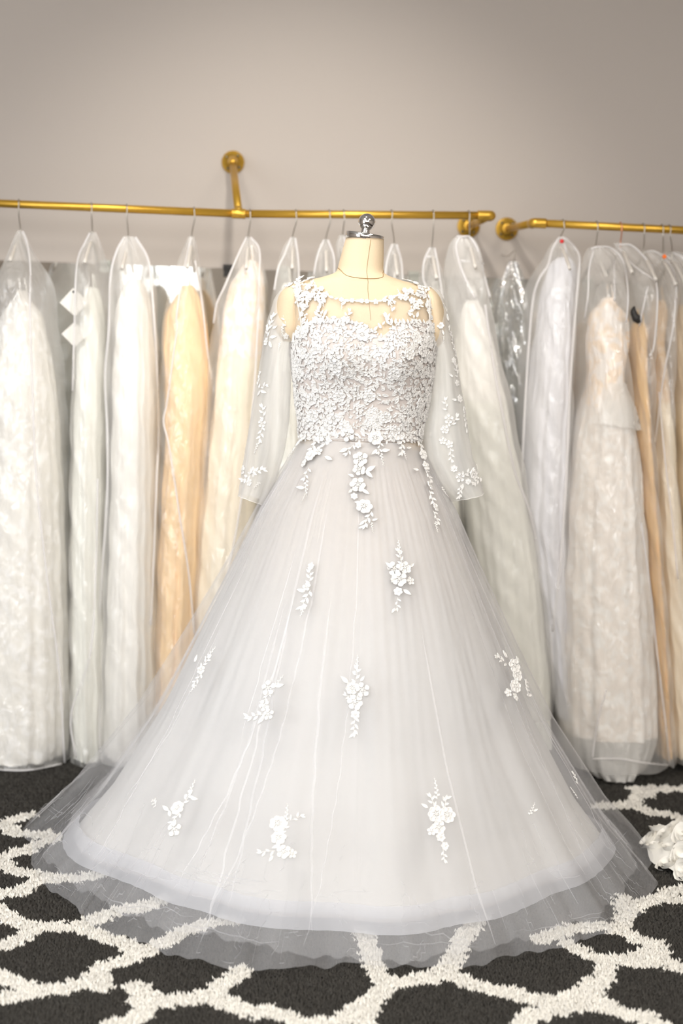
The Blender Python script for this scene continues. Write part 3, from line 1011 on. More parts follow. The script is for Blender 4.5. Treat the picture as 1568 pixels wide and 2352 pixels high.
    dict(h='steel hanger hook at the right edge of the photo, in front of the marked one', hook=(1537, 528), neck=(1543, 578),
         b='clear garment bag at the right edge, cut by the photo edge',
         rows=[(578, 1536, 1556), (590, 1545, 1590), (650, 1575, 1630), (900, 1590, 1660), (1740, 1620, 1700)],
         trims=[[(1545, 580), (1572, 595), (1600, 640), (1620, 700)]],
         g='tan gown in the bag at the right edge',
         gr=[(700, 1590, 1630), (900, 1596, 1650), (1730, 1630, 1690)], gm=(TAN, TAN), Y=4.26),
]
for i, r in enumerate(RACK):
    make_hanger(r['h'], r['hook'], r['neck'], r.get('wire', 'wire'), r.get('bead'))
    gd = make_gown(r['g'], r['gr'], r['gm'], r['Y'], .15, 11 + i, r.get('fold', .045), hem=1672 if i == 12 else None)
    make_bag(r['b'], r['rows'], r['trims'], r['Y'], .19, 40 + i, r.get('film', 'film'), r.get('tw', .0027))
    if i == 13:                     # dark velvet bow on the amber gown
        q = P(1458, 726, 4.03)
        bw = MB()
        bw.tube(catmull([P(1456, 703, 4.03), P(1454, 716, 4.03), P(1460, 730, 4.03), P(1468, 741, 4.03)], 4),
                [.002, .004, .006, .008, .009, .010, .010, .011, .012, .012, .010, .008, .006], 10)
        bw.build('velvet_bow', M['dark'], gd)

# crumpled clear plastic added in place of a bright crinkled mirror reflection
V, uv = loft_rows([(600, 1174, 1184), (640, 1158, 1204), (720, 1152, 1216), (850, 1160, 1214), (1000, 1176, 1208), (1150, 1186, 1206)], 4.36, .07, .02, 120, 70, 56, .06, (5, 9, 13), 77, .012)
t = thing('reflection_plastic', 'crumpled shiny clear plastic added for the mirror reflection between the wide milky bag and the silver gown', 'garment bag', (float(V[0, :, 0].mean()), 4.36, float(V[-1, 0, 2])))
surf_part('reflection_body', V, M['crumple'], t, uv)
q = Vector(V[0].mean(0))
hz_ = pe.z
MB().tube(catmull([q + Vector((0, 0, -.01)), q + Vector((.001, -.03, .03)), Vector((q.x, 4.47, q.z + .02)), Vector((q.x, WALL_Y, q.z + .03))], 5), .0012, 6).build('string', M['wire'], t)
for (x, y, sz, rot, lb) in ((170, 694, .056, .72, 'white square card tag beside the narrow bag, the upper of two'),
                            (171, 768, .050, .80, 'cream square card tag beside the narrow bag, the lower one with a dark hole')):
    q = P(x, y, 4.10)
    t = thing('price_tag', lb, 'tag', q, 'card tags on the narrow bag')
    R3 = Matrix.Rotation(rot, 3, 'Y') @ Matrix.Rotation(.1, 3, 'Z')
    MB().box(q, (sz, .0008, sz), R3).build('card', M['tag'], t, False)
    c = q + R3 @ Vector((-sz * .36, -.001, sz * .36))
    MB().lathe([(.002, 0), (.0032, .0008), (.002, .0012)], c, (0, -1, 0), 12).build('eyelet', M['dark'], t)
    MB().tube(catmull([c, c + Vector((.008, .01, .03)), P(176, 640, 4.1)], 5), .0006, 6).build('string', M['trim'], t)

# ------------------------------------------------------------------ dress form
HP = 964.0
ROWS = [  # picture row, left, right, front depth, back depth
    (548, 794.5, 880.5, .045, .045), (575, 787, 880.5, .047, .047), (600, 780, 880, .050, .050), (618, 776, 879.5, .053, .055),
    (626, 772, 882, .056, .058), (632, 762, 893, .060, .063), (640, 738, 918, .064, .068), (648, 706, 952, .066, .072),
    (656, 676, 980, .070, .078), (666, 662, 993, .074, .084), (690, 662, 996, .086, .094), (730, 668, 996, .106, .102),
    (780, 672, 995, .122, .106), (820, 674, 992, .128, .106), (860, 677, 989, .122, .104), (920, 683, 980, .110, .098),
    (980, 690, 966, .102, .092), (1004, 691, 964, .102, .092), (1050, 688, 968, .100, .092), (1110, 682, 972, .104, .098),
    (1180, 682, 970, .104, .100), (1240, 688, 962, .098, .098)]
RW = np.array(ROWS)
FACE = math.radians(9)              # the form is turned a little to the right


def torso(ys, a, off=0.0):
    """grid of body points for picture rows ys and angles a (0 = front, + towards picture left)"""
    A, Yv = np.meshgrid(a, ys)
    xl, xr = np.interp(Yv, RW[:, 0], RW[:, 1]), np.interp(Yv, RW[:, 0], RW[:, 2])
    df, db = np.interp(Yv, RW[:, 0], RW[:, 3]), np.interp(Yv, RW[:, 0], RW[:, 4])
    zc = np.array([P(824, y, AY).z for y in ys])[:, None] + 0 * A
    cxw = np.array([P(0.5 * (np.interp(y, RW[:, 0], RW[:, 1]) + np.interp(y, RW[:, 0], RW[:, 2])), y, AY).x for y in ys])[:, None] + 0 * A
    w2 = (xr - xl) / 2 / HP + off
    A2 = A + FACE
    s_, c_ = np.sin(A), np.cos(A)
    pw = 0.92
    X = cxw - np.sign(s_) * np.abs(s_) ** pw * w2
    d = np.where(c_ > 0, df, db) + off
    Yw = AY - np.sign(c_) * np.abs(c_) ** pw * d
    # bust
    for sgn in (-1, 1):
        bx = cxw + sgn * .070 + .012
        g = np.exp(-((X - bx) / .052) ** 2 - ((Yv - 812) / 62) ** 2)
        Yw = Yw - np.where(c_ > 0, .026 * g, 0)
    # front of shoulders slopes back below the collar
    return np.stack([X, Yw, zc], -1)


form = thing('dress_form', 'beige linen dress form with chrome neck cap wearing the lace gown', 'dress form', (AX, AY, 0.0))
ang_f = np.linspace(-PI, PI, 121)[:-1]
ysb = np.concatenate([np.linspace(548, 618, 14), np.linspace(622, 670, 22), np.linspace(680, 1240, 40)])
TB = torso(ysb, ang_f)
nr, nc = TB.shape[:2]
body = obj('torso', TB.reshape(-1, 3), grid_faces(nr, nc) + [tuple(range(nc)), tuple(range((nr - 1) * nc, nr * nc))[::-1]], M['linen'], form)
tsf = Surf(TB).orient((AX, AY, 1.2))
# neck seam and centre seam
pts = [Vector(torso(np.array([617 + 24 * math.cos(a * .95 + .1) ** 2]), np.array([a]), .0006)[0, 0]) for a in np.linspace(-1.45, 1.45, 44)]
MB().tube(pts, .0007, 6).build('neck_seam', M['seam'], form)
pts = []
for y in np.linspace(552, 735, 50):
    hw = (np.interp(y, RW[:, 0], RW[:, 2]) - np.interp(y, RW[:, 0], RW[:, 1])) / 2
    pts.append(Vector(torso(np.array([y]), np.array([-math.asin(min(.9, 10 / hw))]), .0003)[0, 0]))
MB().tube(pts, .0005, 6).build('centre_seam', M['seam'], form)
# arm stubs
for sgn, rows in ((-1, [(652, 668, 700), (668, 645, 702), (690, 634, 702), (730, 627, 700), (765, 632, 698), (785, 650, 692)]),
                  (1, [(660, 965, 990), (676, 965, 1008), (700, 966, 1018), (740, 968, 1024), (775, 972, 1022), (795, 976, 1008)])):
    V = []
    for y, l, r in rows:
        L, R = P(l, y, AY), P(r, y, AY)
        for k in range(24):
            a = 2 * PI * k / 24
            V.append(((L.x + R.x) / 2 + math.cos(a) * (R.x - L.x) / 2, AY + .052 * math.sin(a) * (1 if 660 < y < 780 else .6), (L.z + R.z) / 2))
    F = grid_faces(len(rows), 24) + [tuple(range(24)), tuple(range((len(rows) - 1) * 24, len(rows) * 24))[::-1]]
    o = obj('arm_stub', V, F, M['linen'], form)
    md = o.modifiers.new('s', 'SUBSURF')
    md.levels = md.render_levels = 2
# chrome cap and ball
ca = P(837, 544, AY)
axis = (ca - P(826, 640, AY)).normalized()
axis = (axis + Vector((.035, -.012, 0))).normalized()
cap = MB().lathe([(.0445, -.0075), (.0452, -.0068), (.0452, .0065), (.0445, .0072), (.014, .0078), (.0108, .0082), (.0102, .013), (.0102, .0165), (.006, .0165)], ca, axis, 56)
cap.build('neck_cap', M['chrome'], form)
ball = MB()
ball.sphere(ca + axis * .0345, .0200, 40, 24)
ball.build('ball_finial', M['chrome'], form)
pole = MB().lathe([(.016, .03), (.016, .86)], (AX, AY, 0), (0, 0, 1), 20)
pole.build('pole', M['chrome'], form)
MB().lathe([(.17, 0.014), (.17, .024), (.15, .03), (.03, .036), (.02, .05)], (AX, AY, 0), (0, 0, 1), 40).build('base', M['chrome'], form)

# ------------------------------------------------------------------ wedding dress
dress = thing('wedding_dress', 'white long-sleeved lace and tulle wedding dress displayed on the dress form', 'wedding dress', (AX, AY, 0.0))


def sweet(a):                       # picture row of the sweetheart edge
    a2 = a + .17
    return 738 + 30 * np.exp(-(a2 / .16) ** 2) - 6 * np.exp(-((np.abs(a2) - .55) / .2) ** 2) + 34 * smooth((np.abs(a2) - .85) / .5)


def necky(a):                       # picture row of the boat neckline
    return np.where(np.cos(a) > 0, 687 - 45 * np.abs(np.sin(a)) ** 2.2, 664 - 22 * np.abs(np.sin(a)) ** 2)


def warp_grid(top, bot, off, n_r, a):
    V = np.zeros((n_r, len(a), 3))
    for k, an in enumerate(a):
        ys = np.linspace(float(top(np.array(an))), float(bot(np.array(an))), n_r)
        V[:, k] = torso(ys, np.array([an]), off)[:, 0]
    return V


aa = np.linspace(-PI, PI, 145)[:-1]
waist = lambda a: 1006 + 0 * a
BV = warp_grid(sweet, waist, .005, 50, aa)
bodice = obj('bodice', BV.reshape(-1, 3), grid_faces(50, len(aa)), M['lining'], dress)
bsf = Surf(BV).orient((AX, AY, 1.1))
YV = warp_grid(necky, lambda a: sweet(a) + 8, .0045, 30, aa)
yoke = obj('yoke', YV.reshape(-1, 3), grid_faces(30, len(aa)), M['yoke'], dress)
ysf = Surf(YV).orient((AX, AY, 1.25))

# --- sleeves
SL = {'left': [(652, 658, 698), (668, 641, 703), (690, 628, 703), (730, 615, 695), (770, 606, 684), (810, 601, 674), (850, 594, 669), (920, 581, 667), (970, 574, 665), (1030, 564, 655), (1080, 556, 640), (1120, 551, 622), (1146, 547, 606)],
      'right': [(660, 965, 1000), (674, 964, 1013), (700, 966, 1022), (740, 972, 1031), (790, 980, 1042), (830, 986, 1050), (880, 986, 1056), (930, 978, 1066), (1000, 968, 1077), (1050, 972, 1086), (1100, 996, 1099), (1140, 1034, 1110)]}
sleeves = {}
for side, rows in SL.items():
    rows = np.array(rows, float)
    n_r, n_c = 90, 56
    ys = np.linspace(rows[0, 0], rows[-1, 0], n_r)
    a = np.linspace(0, 2 * PI, n_c, endpoint=False)
    V = np.zeros((n_r, n_c, 3))
    for i, y in enumerate(ys):
        l, r = np.interp(y, rows[:, 0], rows[:, 1]), np.interp(y, rows[:, 0], rows[:, 2])
        t_ = i / (n_r - 1)
        yo = AY + .012 - .01 * t_
        tilt = (10 if side == 'left' else -10) * smooth((y - 1040) / 100)
        L, R = P(l, y - tilt, yo), P(r, y + tilt, yo)
        d = .030 + .028 * float(smooth(t_ * 5)) - .004 * t_
        fo = 1 + .045 * wob(a + t_ * 1.2, (5, 8, 11), 3 if side == 'left' else 5) * (.5 + t_)
        c = np.cos(a)
        V[i, :, 0] = (L.x + R.x) / 2 + c * (R.x - L.x) / 2 * (1 + (fo - 1) * .4)
        V[i, :, 1] = yo - np.sin(a) * d * fo
        V[i, :, 2] = (L.z + R.z) / 2 + c * (R.z - L.z) / 2 + .002 * np.sin(y * .13 + a * 2)
    uv = np.stack(np.meshgrid(np.linspace(0, 1, n_c), np.linspace(0, 1, n_r)), -1)
    so = obj('sleeve', V.reshape(-1, 3), grid_faces(n_r, n_c), M['sleeve'], dress, True, uv.reshape(-1, 2))
    sf = Surf(V)
    sf.orient((V[..., 0].mean(), AY, 1.0))
    cxs = V.mean(1, keepdims=True)
    sgn = np.sign(((V - cxs) * sf.N).sum(-1, keepdims=True)); sgn[sgn == 0] = 1
    sf.N = sf.N * sgn
    sleeves[side] = (so, sf)
    hem = [Vector(V[-1, k]) for k in range(n_c)] + [Vector(V[-1, 0])]
    MB().tube(hem, .0007, 6).build('cuff_edge', M['lace'], so)
    if side == 'left':
        arm_pts = [(664, 654), (676, 668), (684, 690), (690, 720), (694, 750), (690, 775), (668, 800)]
    else:
        arm_pts = [(988, 660), (985, 680), (983, 710), (984, 740), (986, 770), (996, 800)]
    pts = []
    for q in arm_pts:
        v, n_ = ysf.hit(*q) if q[1] < 745 else bsf.hit(*q)
        pts.append(v + n_ * .004)
    MB().tube(catmull(pts, 5), .0022, 8).build('armhole_seam', M['sleeve'], so)

# --- skirt
KH = np.array([1.022, .95, .85, .60, .35, .14, .06, .0])
KR = np.array([.143, .178, .237, .354, .466, .590, .655, .70])


def skirt(rf, hem_z, a, n_r, fold, seed, freqs, scale=1.0, gather=.0025, ztop=1.018, floor_wrinkle=0.0):
    """cone of cloth; rf(a) = floor radius factor, hem_z(a) = hem height"""
    V = np.zeros((n_r, len(a), 3))
    F_ = wob(a, freqs, seed)
    F_ = np.sign(F_) * np.abs(F_) ** .8
    ga = wob(a, (61, 83, 97), seed + 1)
    F2 = wob(a, tuple(int(f * 1.9) for f in freqs), seed + 5)
    hz = hem_z(a)
    rfa = rf(a)
    tt = np.linspace(0, 1, n_r)
    for i, t in enumerate(tt):
        z = ztop + (hz - ztop) * t
        r = np.interp(-z, -KH, KR) * scale
        r = r * (1 + (rfa - 1) * smooth((t - .15) / .85))
        g = smooth(t / .12)
        amp = fold * (.12 + t ** 1.2)
        r = r + amp * F_ * g + gather * ga * (1 - .6 * t) * g + .35 * amp * F2 * t
        ell = 1 - .20 * (1 - smooth(t / .35))           # waist is an ellipse
        V[i, :, 0] = -np.sin(a) * r
        V[i, :, 1] = -np.cos(a) * r * ell
        zz = z + 0 * a
        if floor_wrinkle:
            zz = zz + floor_wrinkle * smooth((t - .86) / .14) * (1 + wob(a, (31, 47, 71, 103), seed + 9)) * .5
        V[i, :, 2] = zz
    # waist centre leans with the form
    xs = np.array([P(827, 1004, AY).x - AX])
    V[..., 0] += AX + xs[0] * np.clip(V[..., 2] / 1.02, 0, 1)
    V[..., 1] += AY
    return V


def add_skirt(name, V, mat, su=1.0):
    n_r, n_c = V.shape[:2]
    Vc = np.concatenate([V, V[:, :1]], 1)
    uv = np.stack(np.meshgrid(np.linspace(0, su, n_c + 1), np.linspace(0, 1, n_r)), -1)
    return obj(name, Vc.reshape(-1, 3), grid_faces(n_r, n_c + 1, False), mat, dress, True, uv.reshape(-1, 2))


def bump_at(a, c, w_):
    d = (a - c + PI) % (2 * PI) - PI
    return np.exp(-(d / w_) ** 2)


A1 = np.linspace(0, 2 * PI, 541)[:-1]
hem_o = lambda a: .022 + 0 * a
out_f = lambda a: 1.09 + .05 * bump_at(a, .55, .35) + .05 * bump_at(a, 1.75, .45) - .02 * bump_at(a, 0, .3) + .012 * wob(a, (7, 11), 3) + .05 * bump_at(a, -.78, .05) + .05 * bump_at(a, -.95, .06) + .06 * bump_at(a, -1.21, .08)
out2_f = lambda a: 1.02 + .05 * bump_at(a, 1.7, .5) + .04 * bump_at(a, -1.0, .4) + .02 * wob(a, (5, 9), 8)
lin_f = lambda a: .835 + .20 * bump_at(a, 1.55, .45) + .18 * bump_at(a, -1.6, .45)
TV1 = skirt(out_f, hem_o, A1, 150, .012, 21, (6, 9, 14, 23), floor_wrinkle=.010)
TV2 = skirt(out2_f, lambda a: .02 + .0 * a, A1, 120, .012, 33, (5, 11, 17, 26), scale=.975, floor_wrinkle=.012)
A2 = np.linspace(0, 2 * PI, 361)[:-1]
LV = skirt(lin_f, lambda a: .034 - .01 * bump_at(a, 1.5, .5) - .01 * bump_at(a, -1.6, .5), A2, 100, .008, 52, (7, 10, 13), scale=.93, gather=.001)
_d = LV[..., :2] - np.array([AX, AY])
_d = _d / np.linalg.norm(_d, axis=-1, keepdims=True)
TV3 = LV.copy()
TV3[..., :2] += _d * (.0035 + .007 * np.linspace(0, 1, 100))[:, None, None]
TV3 = TV3[:99]
HVb = skirt(lambda a: lin_f(a) + .035, lambda a: .021 + 0 * a, A2, 100, .008, 52, (7, 10, 13), scale=.94)
lining = add_skirt('satin_underskirt', LV, M['satin'])
braid = add_skirt('hem_braid', HVb[94:], M['horse'])
add_skirt('petticoat', TV3, M['tulle3'])
add_skirt('tulle_underlayer', TV2, M['tulle2'])
over = add_skirt('tulle_overskirt', TV1, M['tulle'])
ssf = Surf(TV1).orient((AX, AY, .5))

cre = MB()
for k in range(44):
    j0 = int(rng.integers(0, 540))
    i0, i1 = int(rng.integers(3, 70)), int(rng.integers(95, 150))
    sv_ = TV1 if k % 2 else TV2
    nrr = len(sv_)
    i1 = min(i1, nrr - 1)
    drift = rng.uniform(-14, 14)
    P_ = []
    for i in range(i0, i1, 3):
        j = int(j0 + drift * ((i - i0) / 100) ** 2) % 540
        v = sv_[i, j]
        d_ = np.array([v[0] - AX, v[1] - AY, 0]); d_ /= np.linalg.norm(d_)
        P_.append((v + d_ * .001, np.array([-d_[1], d_[0], 0])))
    wv = rng.uniform(.0012, .0030)
    V, F = [], []
    for q, (v, s_) in enumerate(P_):
        ww = wv * min(1, q / 4, (len(P_) - 1 - q) / 4 + .15)
        V += [v - s_ * ww, v + s_ * ww]
        if q:
            F.append((2 * q - 2, 2 * q - 1, 2 * q + 1, 2 * q))
    cre.add(V, F)
for k in range(190):                    # loose wrinkles where the tulle pools on the rug
    a0 = rng.choice([rng.uniform(.15, 1.75), rng.uniform(-1.3, .2)], p=[.7, .3])
    t0 = rng.uniform(.86, .985)
    da, dt = (rng.uniform(-.04, .04), rng.uniform(-.13, .13)) if k % 3 else (rng.uniform(-.30, .30), rng.uniform(-.015, .015))
    V, F = [], []
    m = 12
    wv = rng.uniform(.0006, .0017)
    for q in range(m):
        u = q / (m - 1)
        tq = min(.998, max(.8, t0 + dt * u + .004 * math.sin(u * 3 + k)))
        v = TV1[int(tq * 149), int(((a0 + da * u + .008 * math.sin(u * 3 + k)) % (2 * PI)) / (2 * PI) * 540) % 540] + np.array([0, -.002, .004])
        ww = wv * math.sin(PI * (.05 + .9 * u))
        V += [v + np.array([0, 0, -ww]), v + np.array([0, -ww * .6, ww])]
        if q:
            F.append((2 * q - 2, 2 * q - 1, 2 * q + 1, 2 * q))
    cre.add(V, F)
cr_o = cre.build('tulle_crease', M['crease'], dress)
cr_o['kind'] = 'stuff'


# ------------------------------------------------------------------ lace motifs
def petal_shape(b, L, W, h, rot=0.0, r0_=0.0, pointed=False, n=7, off=(0, 0), z0=0.0):
    out = []
    for k in range(n + 1):
        t = k / n
        wd = math.sin(PI * t ** (.8 if pointed else 1.25)) ** (1.0 if pointed else .7) * W / 2
        out.append((wd, t * L))
    for k in range(n - 1, 0, -1):
        t = k / n
        wd = math.sin(PI * t ** (.8 if pointed else 1.25)) ** (1.0 if pointed else .7) * W / 2
        out.append((-wd, t * L))
    cx, cy = 0, L * .52
    m = len(out)
    V = []
    c, s = math.cos(rot), math.sin(rot)

    def tr(x, y, z):
        y += r0_
        return (c * x - s * y + off[0], s * x + c * y + off[1], z + z0)
    for sc, z in ((1.0, 0), (1.0, h * .75), (.84, h), (.66, h * .35)):
        for x, y in out:
            V.append(tr(cx + (x - cx) * sc, cy + (y - cy) * sc, z))
    V.append(tr(cx, cy, h * .45))
    F = []
    for i in range(3):
        for k in range(m):
            a_, b_ = i * m + k, i * m + (k + 1) % m
            F.append((b_, a_, a_ + m, b_ + m))
    for k in range(m):
        F.append((3 * m + (k + 1) % m, 3 * m + k, 4 * m))
    b.add(V, F)


def rose(d=.036, n=6, seed=0):
    r = random.Random(seed)
    b = MB()
    for k in range(n):
        petal_shape(b, d * .36 * r.uniform(.9, 1.1), d * .37, .0032, 2 * PI * k / n + r.uniform(-.1, .1), d * .15)
    for k in range(n):
        petal_shape(b, d * .16, d * .08, .0012, 2 * PI * (k + .5) / n, d * .07, True, 4)
    for k in range(6):
        a = 2 * PI * k / 5
        rr = d * .065 if k < 5 else 0
        b.sphere((rr * math.cos(a), rr * math.sin(a), .0022), d * .042, 7, 4)
    return b


def daisy(d=.02, n=5):
    b = MB()
    for k in range(n):
        petal_shape(b, d * .42, d * .36, .0017, 2 * PI * k / n, d * .08, False, 5)
    b.sphere((0, 0, .001), d * .11, 8, 5)
    return b


def sprig(L=.04, nl=5, seed=0):
    r = random.Random(seed)
    b = MB()
    b.tube([(0, -L / 2, .0005), (L * .05, 0, .0009), (0, L / 2, .0005)], .0008, 6)
    for k in range(nl):
        s = 1 if k % 2 else -1
        y = -L / 2 + L * (k + .4) / nl
        petal_shape(b, L * .34 * r.uniform(.85, 1.15), L * .15, .0017, s * -r.uniform(.6, 1.0), 0, True, 5, (0, y))
    petal_shape(b, L * .36, L * .16, .0017, 0, 0, True, 5, (0, L * .3))
    return b


def spray(L=.045):
    b = MB()
    b.tube([(0, -L / 2, .0005), (L * .06, 0, .0008), (0, L / 2, .0004)], .0007, 6)
    for k in range(9):
        t = k / 8
        s = 1 if k % 2 else -1
        sz = L * (.11 - .06 * t)
        petal_shape(b, sz * 1.7, sz * 1.1, .0015, -s * (.9 - .5 * t), 0, False, 4, (L * .02, -L / 2 + L * .92 * t))
    return b


def leaf(L=.02):
    b = MB()
    petal_shape(b, L, L * .42, .0018, 0, -L / 2, True, 6)
    return b


MOT = {}
for nm, bs in (('rose', [rose(.036, 6, 1), rose(.034, 5, 2), rose(.038, 7, 3)]), ('daisy', [daisy(.021, 5), daisy(.018, 6)]),
               ('sprig', [sprig(.042, 5, 1), sprig(.036, 4, 2), sprig(.05, 6, 3)]), ('spray', [spray(.045), spray(.036)]),
               ('leaf', [leaf(.022), leaf(.016)])):
    MOT[nm] = [(mesh_from('lace_' + nm, b.V, b.F, M['lace']), np.array(b.V), b.F) for b in bs]
PNAME = {'rose': 'lace_rose', 'daisy': 'lace_flower', 'sprig': 'lace_sprig', 'spray': 'lace_spray', 'leaf': 'lace_leaf'}


def motif(kind, parent, v, n_, rot, scale=1.0, lift=.0025, var=None):
    me = MOT[kind][random.randrange(len(MOT[kind])) if var is None else var][0]
    m = frame_on(v, n_, rot=rot, scale=scale, lift=lift)
    o = bpy.data.objects.new(PNAME[kind], me)
    col.objects.link(o)
    o.parent = parent
    o.matrix_local = m
    return o


def on(sf, parent, kind, x, y, rot=0.0, scale=1.0, lift=.0025, var=None):
    v, n_ = sf.hit(x, y)
    return motif(kind, parent, v, n_, rot, scale, lift, var)


def bake(b, kind, var, m):
    _, V, F = MOT[kind][var]
    b.add([m @ Vector(v) for v in V], F)


# bodice lace: larger pieces as parts, small fill as one piece of stuff
cand = []
for _ in range(9000):
    i, k = int(rng.integers(0, 50)), int(rng.integers(0, len(aa)))
    if abs(aa[k]) > 2.0:
        continue
    cand.append((i, k))
placed = []
for i, k in cand:
    v = BV[i, k]
    dmin = .0165 if len(placed) < 90 else .0125
    if all((v - q[0]) @ (v - q[0]) > dmin ** 2 for q in placed):
        placed.append((v, i, k))
    if len(placed) >= 290:
        break
for q, (v, i, k) in enumerate(placed):
    kind = 'rose' if q < 62 else ('sprig' if q % 5 < 2 else ('daisy' if q % 5 == 2 else ('leaf' if q % 5 == 3 else 'spray')))
    motif(kind, bodice, Vector(v), Vector(bsf.N[i, k]), rng.uniform(0, 2 * PI), rng.uniform(.75, 1.0) * (.92 if kind == 'rose' else .8), .0015 + .001 * (q % 3))
fill = MB()
cnt = 0
for i, k in cand[1500:]:
    z_dense = i / 49.0
    if z_dense > .45 and rng.random() < .15 + .2 * z_dense:
        continue
    bake(fill, 'leaf', int(rng.integers(0, 2)), frame_on(Vector(BV[i, k]), Vector(bsf.N[i, k]), rot=rng.uniform(0, 2 * PI), scale=rng.uniform(.5, .85), lift=.0008 + .002 * rng.random()))
    cnt += 1
    if cnt > 2600:
        break
fo_ = link('lace_ground', mesh_from('lace_ground', fill.V, fill.F, M['lace']), bodice)
fo_['kind'] = 'stuff'

# neckline and shoulder lace
for x, y in [(668, 656), (682, 652), (698, 650), (712, 646), (676, 668), (690, 664), (706, 662), (722, 660), (738, 664), (686, 676), (700, 674), (716, 672), (732, 674), (748, 678),
             (692, 688), (712, 684), (728, 686), (744, 690), (690, 700), (700, 706), (694, 722), (700, 736), (706, 748), (698, 756), (694, 768),
             (936, 656), (950, 660), (964, 662), (978, 668), (928, 668), (944, 672), (958, 676), (972, 680), (986, 684), (916, 678), (930, 684), (946, 690), (962, 694), (978, 698), (988, 702),
             (984, 716), (988, 730), (984, 742), (986, 756), (954, 704), (904, 684), (892, 690)]:
    for rep in range(2):
        kd = ['daisy', 'leaf', 'sprig', 'daisy', 'spray'][int(rng.integers(0, 5))]
        on(ysf, yoke, kd, x + rep * rng.uniform(-5, 5), y + rep * rng.uniform(-5, 5), rng.uniform(0, 2 * PI), .80, .002 + .002 * rng.random())
for x, y, kd, rt in [(760, 684, 'leaf', 1.2), (772, 688, 'leaf', 1.9), (784, 690, 'daisy', 0), (796, 692, 'leaf', 1.4), (808, 692, 'daisy', .4), (820, 693, 'leaf', 1.6), (830, 693, 'daisy', .2),
                     (842, 694, 'daisy', .7), (852, 694, 'leaf', 1.4), (862, 695, 'daisy', .1), (872, 693, 'leaf', 1.7), (882, 691, 'daisy', .5), (786, 702, 'spray', PI), (790, 698, 'leaf', 2.6),
                     (898, 704, 'spray', PI), (892, 698, 'leaf', 2.9), (902, 712, 'leaf', 2.5), (736, 700, 'leaf', 2.8), (944, 708, 'sprig', 2.6)]:
    on(ysf, yoke, kd, x, y, rt, .70, .004)
# lace along the sweetheart edge
for x in range(700, 992, 9):
    e = 736 + 22 * math.exp(-((x - 848) / 26) ** 2)
    if x < 724 or x > 972:
        e += 18
    v, n_ = bsf.hit(x, e + 4)
    motif(['daisy', 'leaf', 'sprig'][x % 3], bodice, v, n_, rng.uniform(-.7, .7) if x % 3 else 0, .75, .005)
for x, y, kd, rt in [(738, 726, 'sprig', .5), (728, 722, 'leaf', .9), (748, 720, 'leaf', -.3), (796, 728, 'sprig', -.4), (804, 722, 'leaf', -.8), (790, 735, 'daisy', 0), (893, 736, 'sprig', .5), (886, 730, 'leaf', .9),
                     (946, 728, 'sprig', .1), (938, 724, 'leaf', .6), (956, 724, 'leaf', -.5)]:
    on(ysf, yoke, kd, x, y, rt, .8, .004)

# lace running from the waist onto the skirt
WAIST = [('rose', 739, 1002, 0, .95), ('rose', 799, 1000, .4, 1.0), ('rose', 860, 1008, .2, .95), ('rose', 912, 998, .9, .95), ('rose', 947, 1000, .3, .85), ('rose', 700, 1004, .5, .75),
         ('sprig', 804, 1034, 2.6, .9), ('leaf', 789, 1036, 2.0, 1), ('daisy', 822, 1024, 0, .9), ('rose', 827, 1056, .1, 1.02), ('rose', 824, 1080, .8, .85), ('leaf', 852, 1078, -1.0, 1.2), ('leaf', 846, 1092, -2.4, 1.1), ('leaf', 806, 1094, 1.2, 1),
         ('rose', 821, 1116, .5, 1.05), ('leaf', 802, 1130, 2.2, 1), ('leaf', 838, 1132, -2.2, 1), ('daisy', 812, 1142, 0, 1), ('rose', 835, 1166, .2, 1.0), ('leaf', 820, 1156, 1.5, 1), ('sprig', 846, 1195, 2.9, .85), ('leaf', 832, 1204, 2.4, 1), ('leaf', 862, 1196, -1.2, .9), ('spray', 853, 1214, PI, .55),
         ('sprig', 724, 1026, 2.8, 1), ('leaf', 742, 1026, -1, 1), ('daisy', 732, 1038, 0, 1.1), ('rose', 716, 1048, .4, .8), ('leaf', 756, 1054, -1.9, 1), ('daisy', 702, 1066, .2, 1.2), ('sprig', 704, 1090, 2.9, .9), ('leaf', 690, 1122, 1.5, 1), ('spray', 703, 1124, PI, .9), ('spray', 701, 1146, PI, .6),
         ('leaf', 688, 1020, 2.6, 1), ('spray', 674, 1040, 2.8, .8),
         ('sprig', 870, 1030, 2.9, .8), ('leaf', 884, 1036, -1.5, 1), ('leaf', 858, 1040, 2.2, .9), ('spray', 877, 1058, 3.3, .7),
         ('sprig', 920, 1026, 2.9, .8), ('leaf', 936, 1030, -1.5, .9), ('spray', 928, 1048, 3.3, .6),
         ('sprig', 962, 1026, 3.3, 1), ('rose', 968, 1046, .2, .7), ('leaf', 952, 1080, 1.3, 1), ('daisy', 974, 1072, 0, 1.2), ('sprig', 980, 1094, 3.4, .9), ('rose', 984, 1118, .3, .72), ('sprig', 990, 1146, 3.3, .9), ('daisy', 996, 1168, .2, 1.2), ('sprig', 998, 1190, 3.2, .9), ('spray', 1000, 1212, PI, .6),
         ('spray', 984, 1024, 3.5, 1), ('sprig', 996, 1066, 3.5, .8), ('sprig', 1008, 1100, 3.6, .8), ('spray', 1018, 1132, 3.6, .8)]
wl = link('waist_lace', mesh_from('waist_lace', *(lambda b: (b.V, b.F))(MB().tube([Vector(ssf.hit(x, 1007)[0]) for x in range(692, 966, 12)], .0006, 6)), M['lace']), dress)
for kd, x, y, rt, sc in WAIST:
    on(ssf if y > 1016 else ssf, wl, kd, x, y, rt, sc, .005)

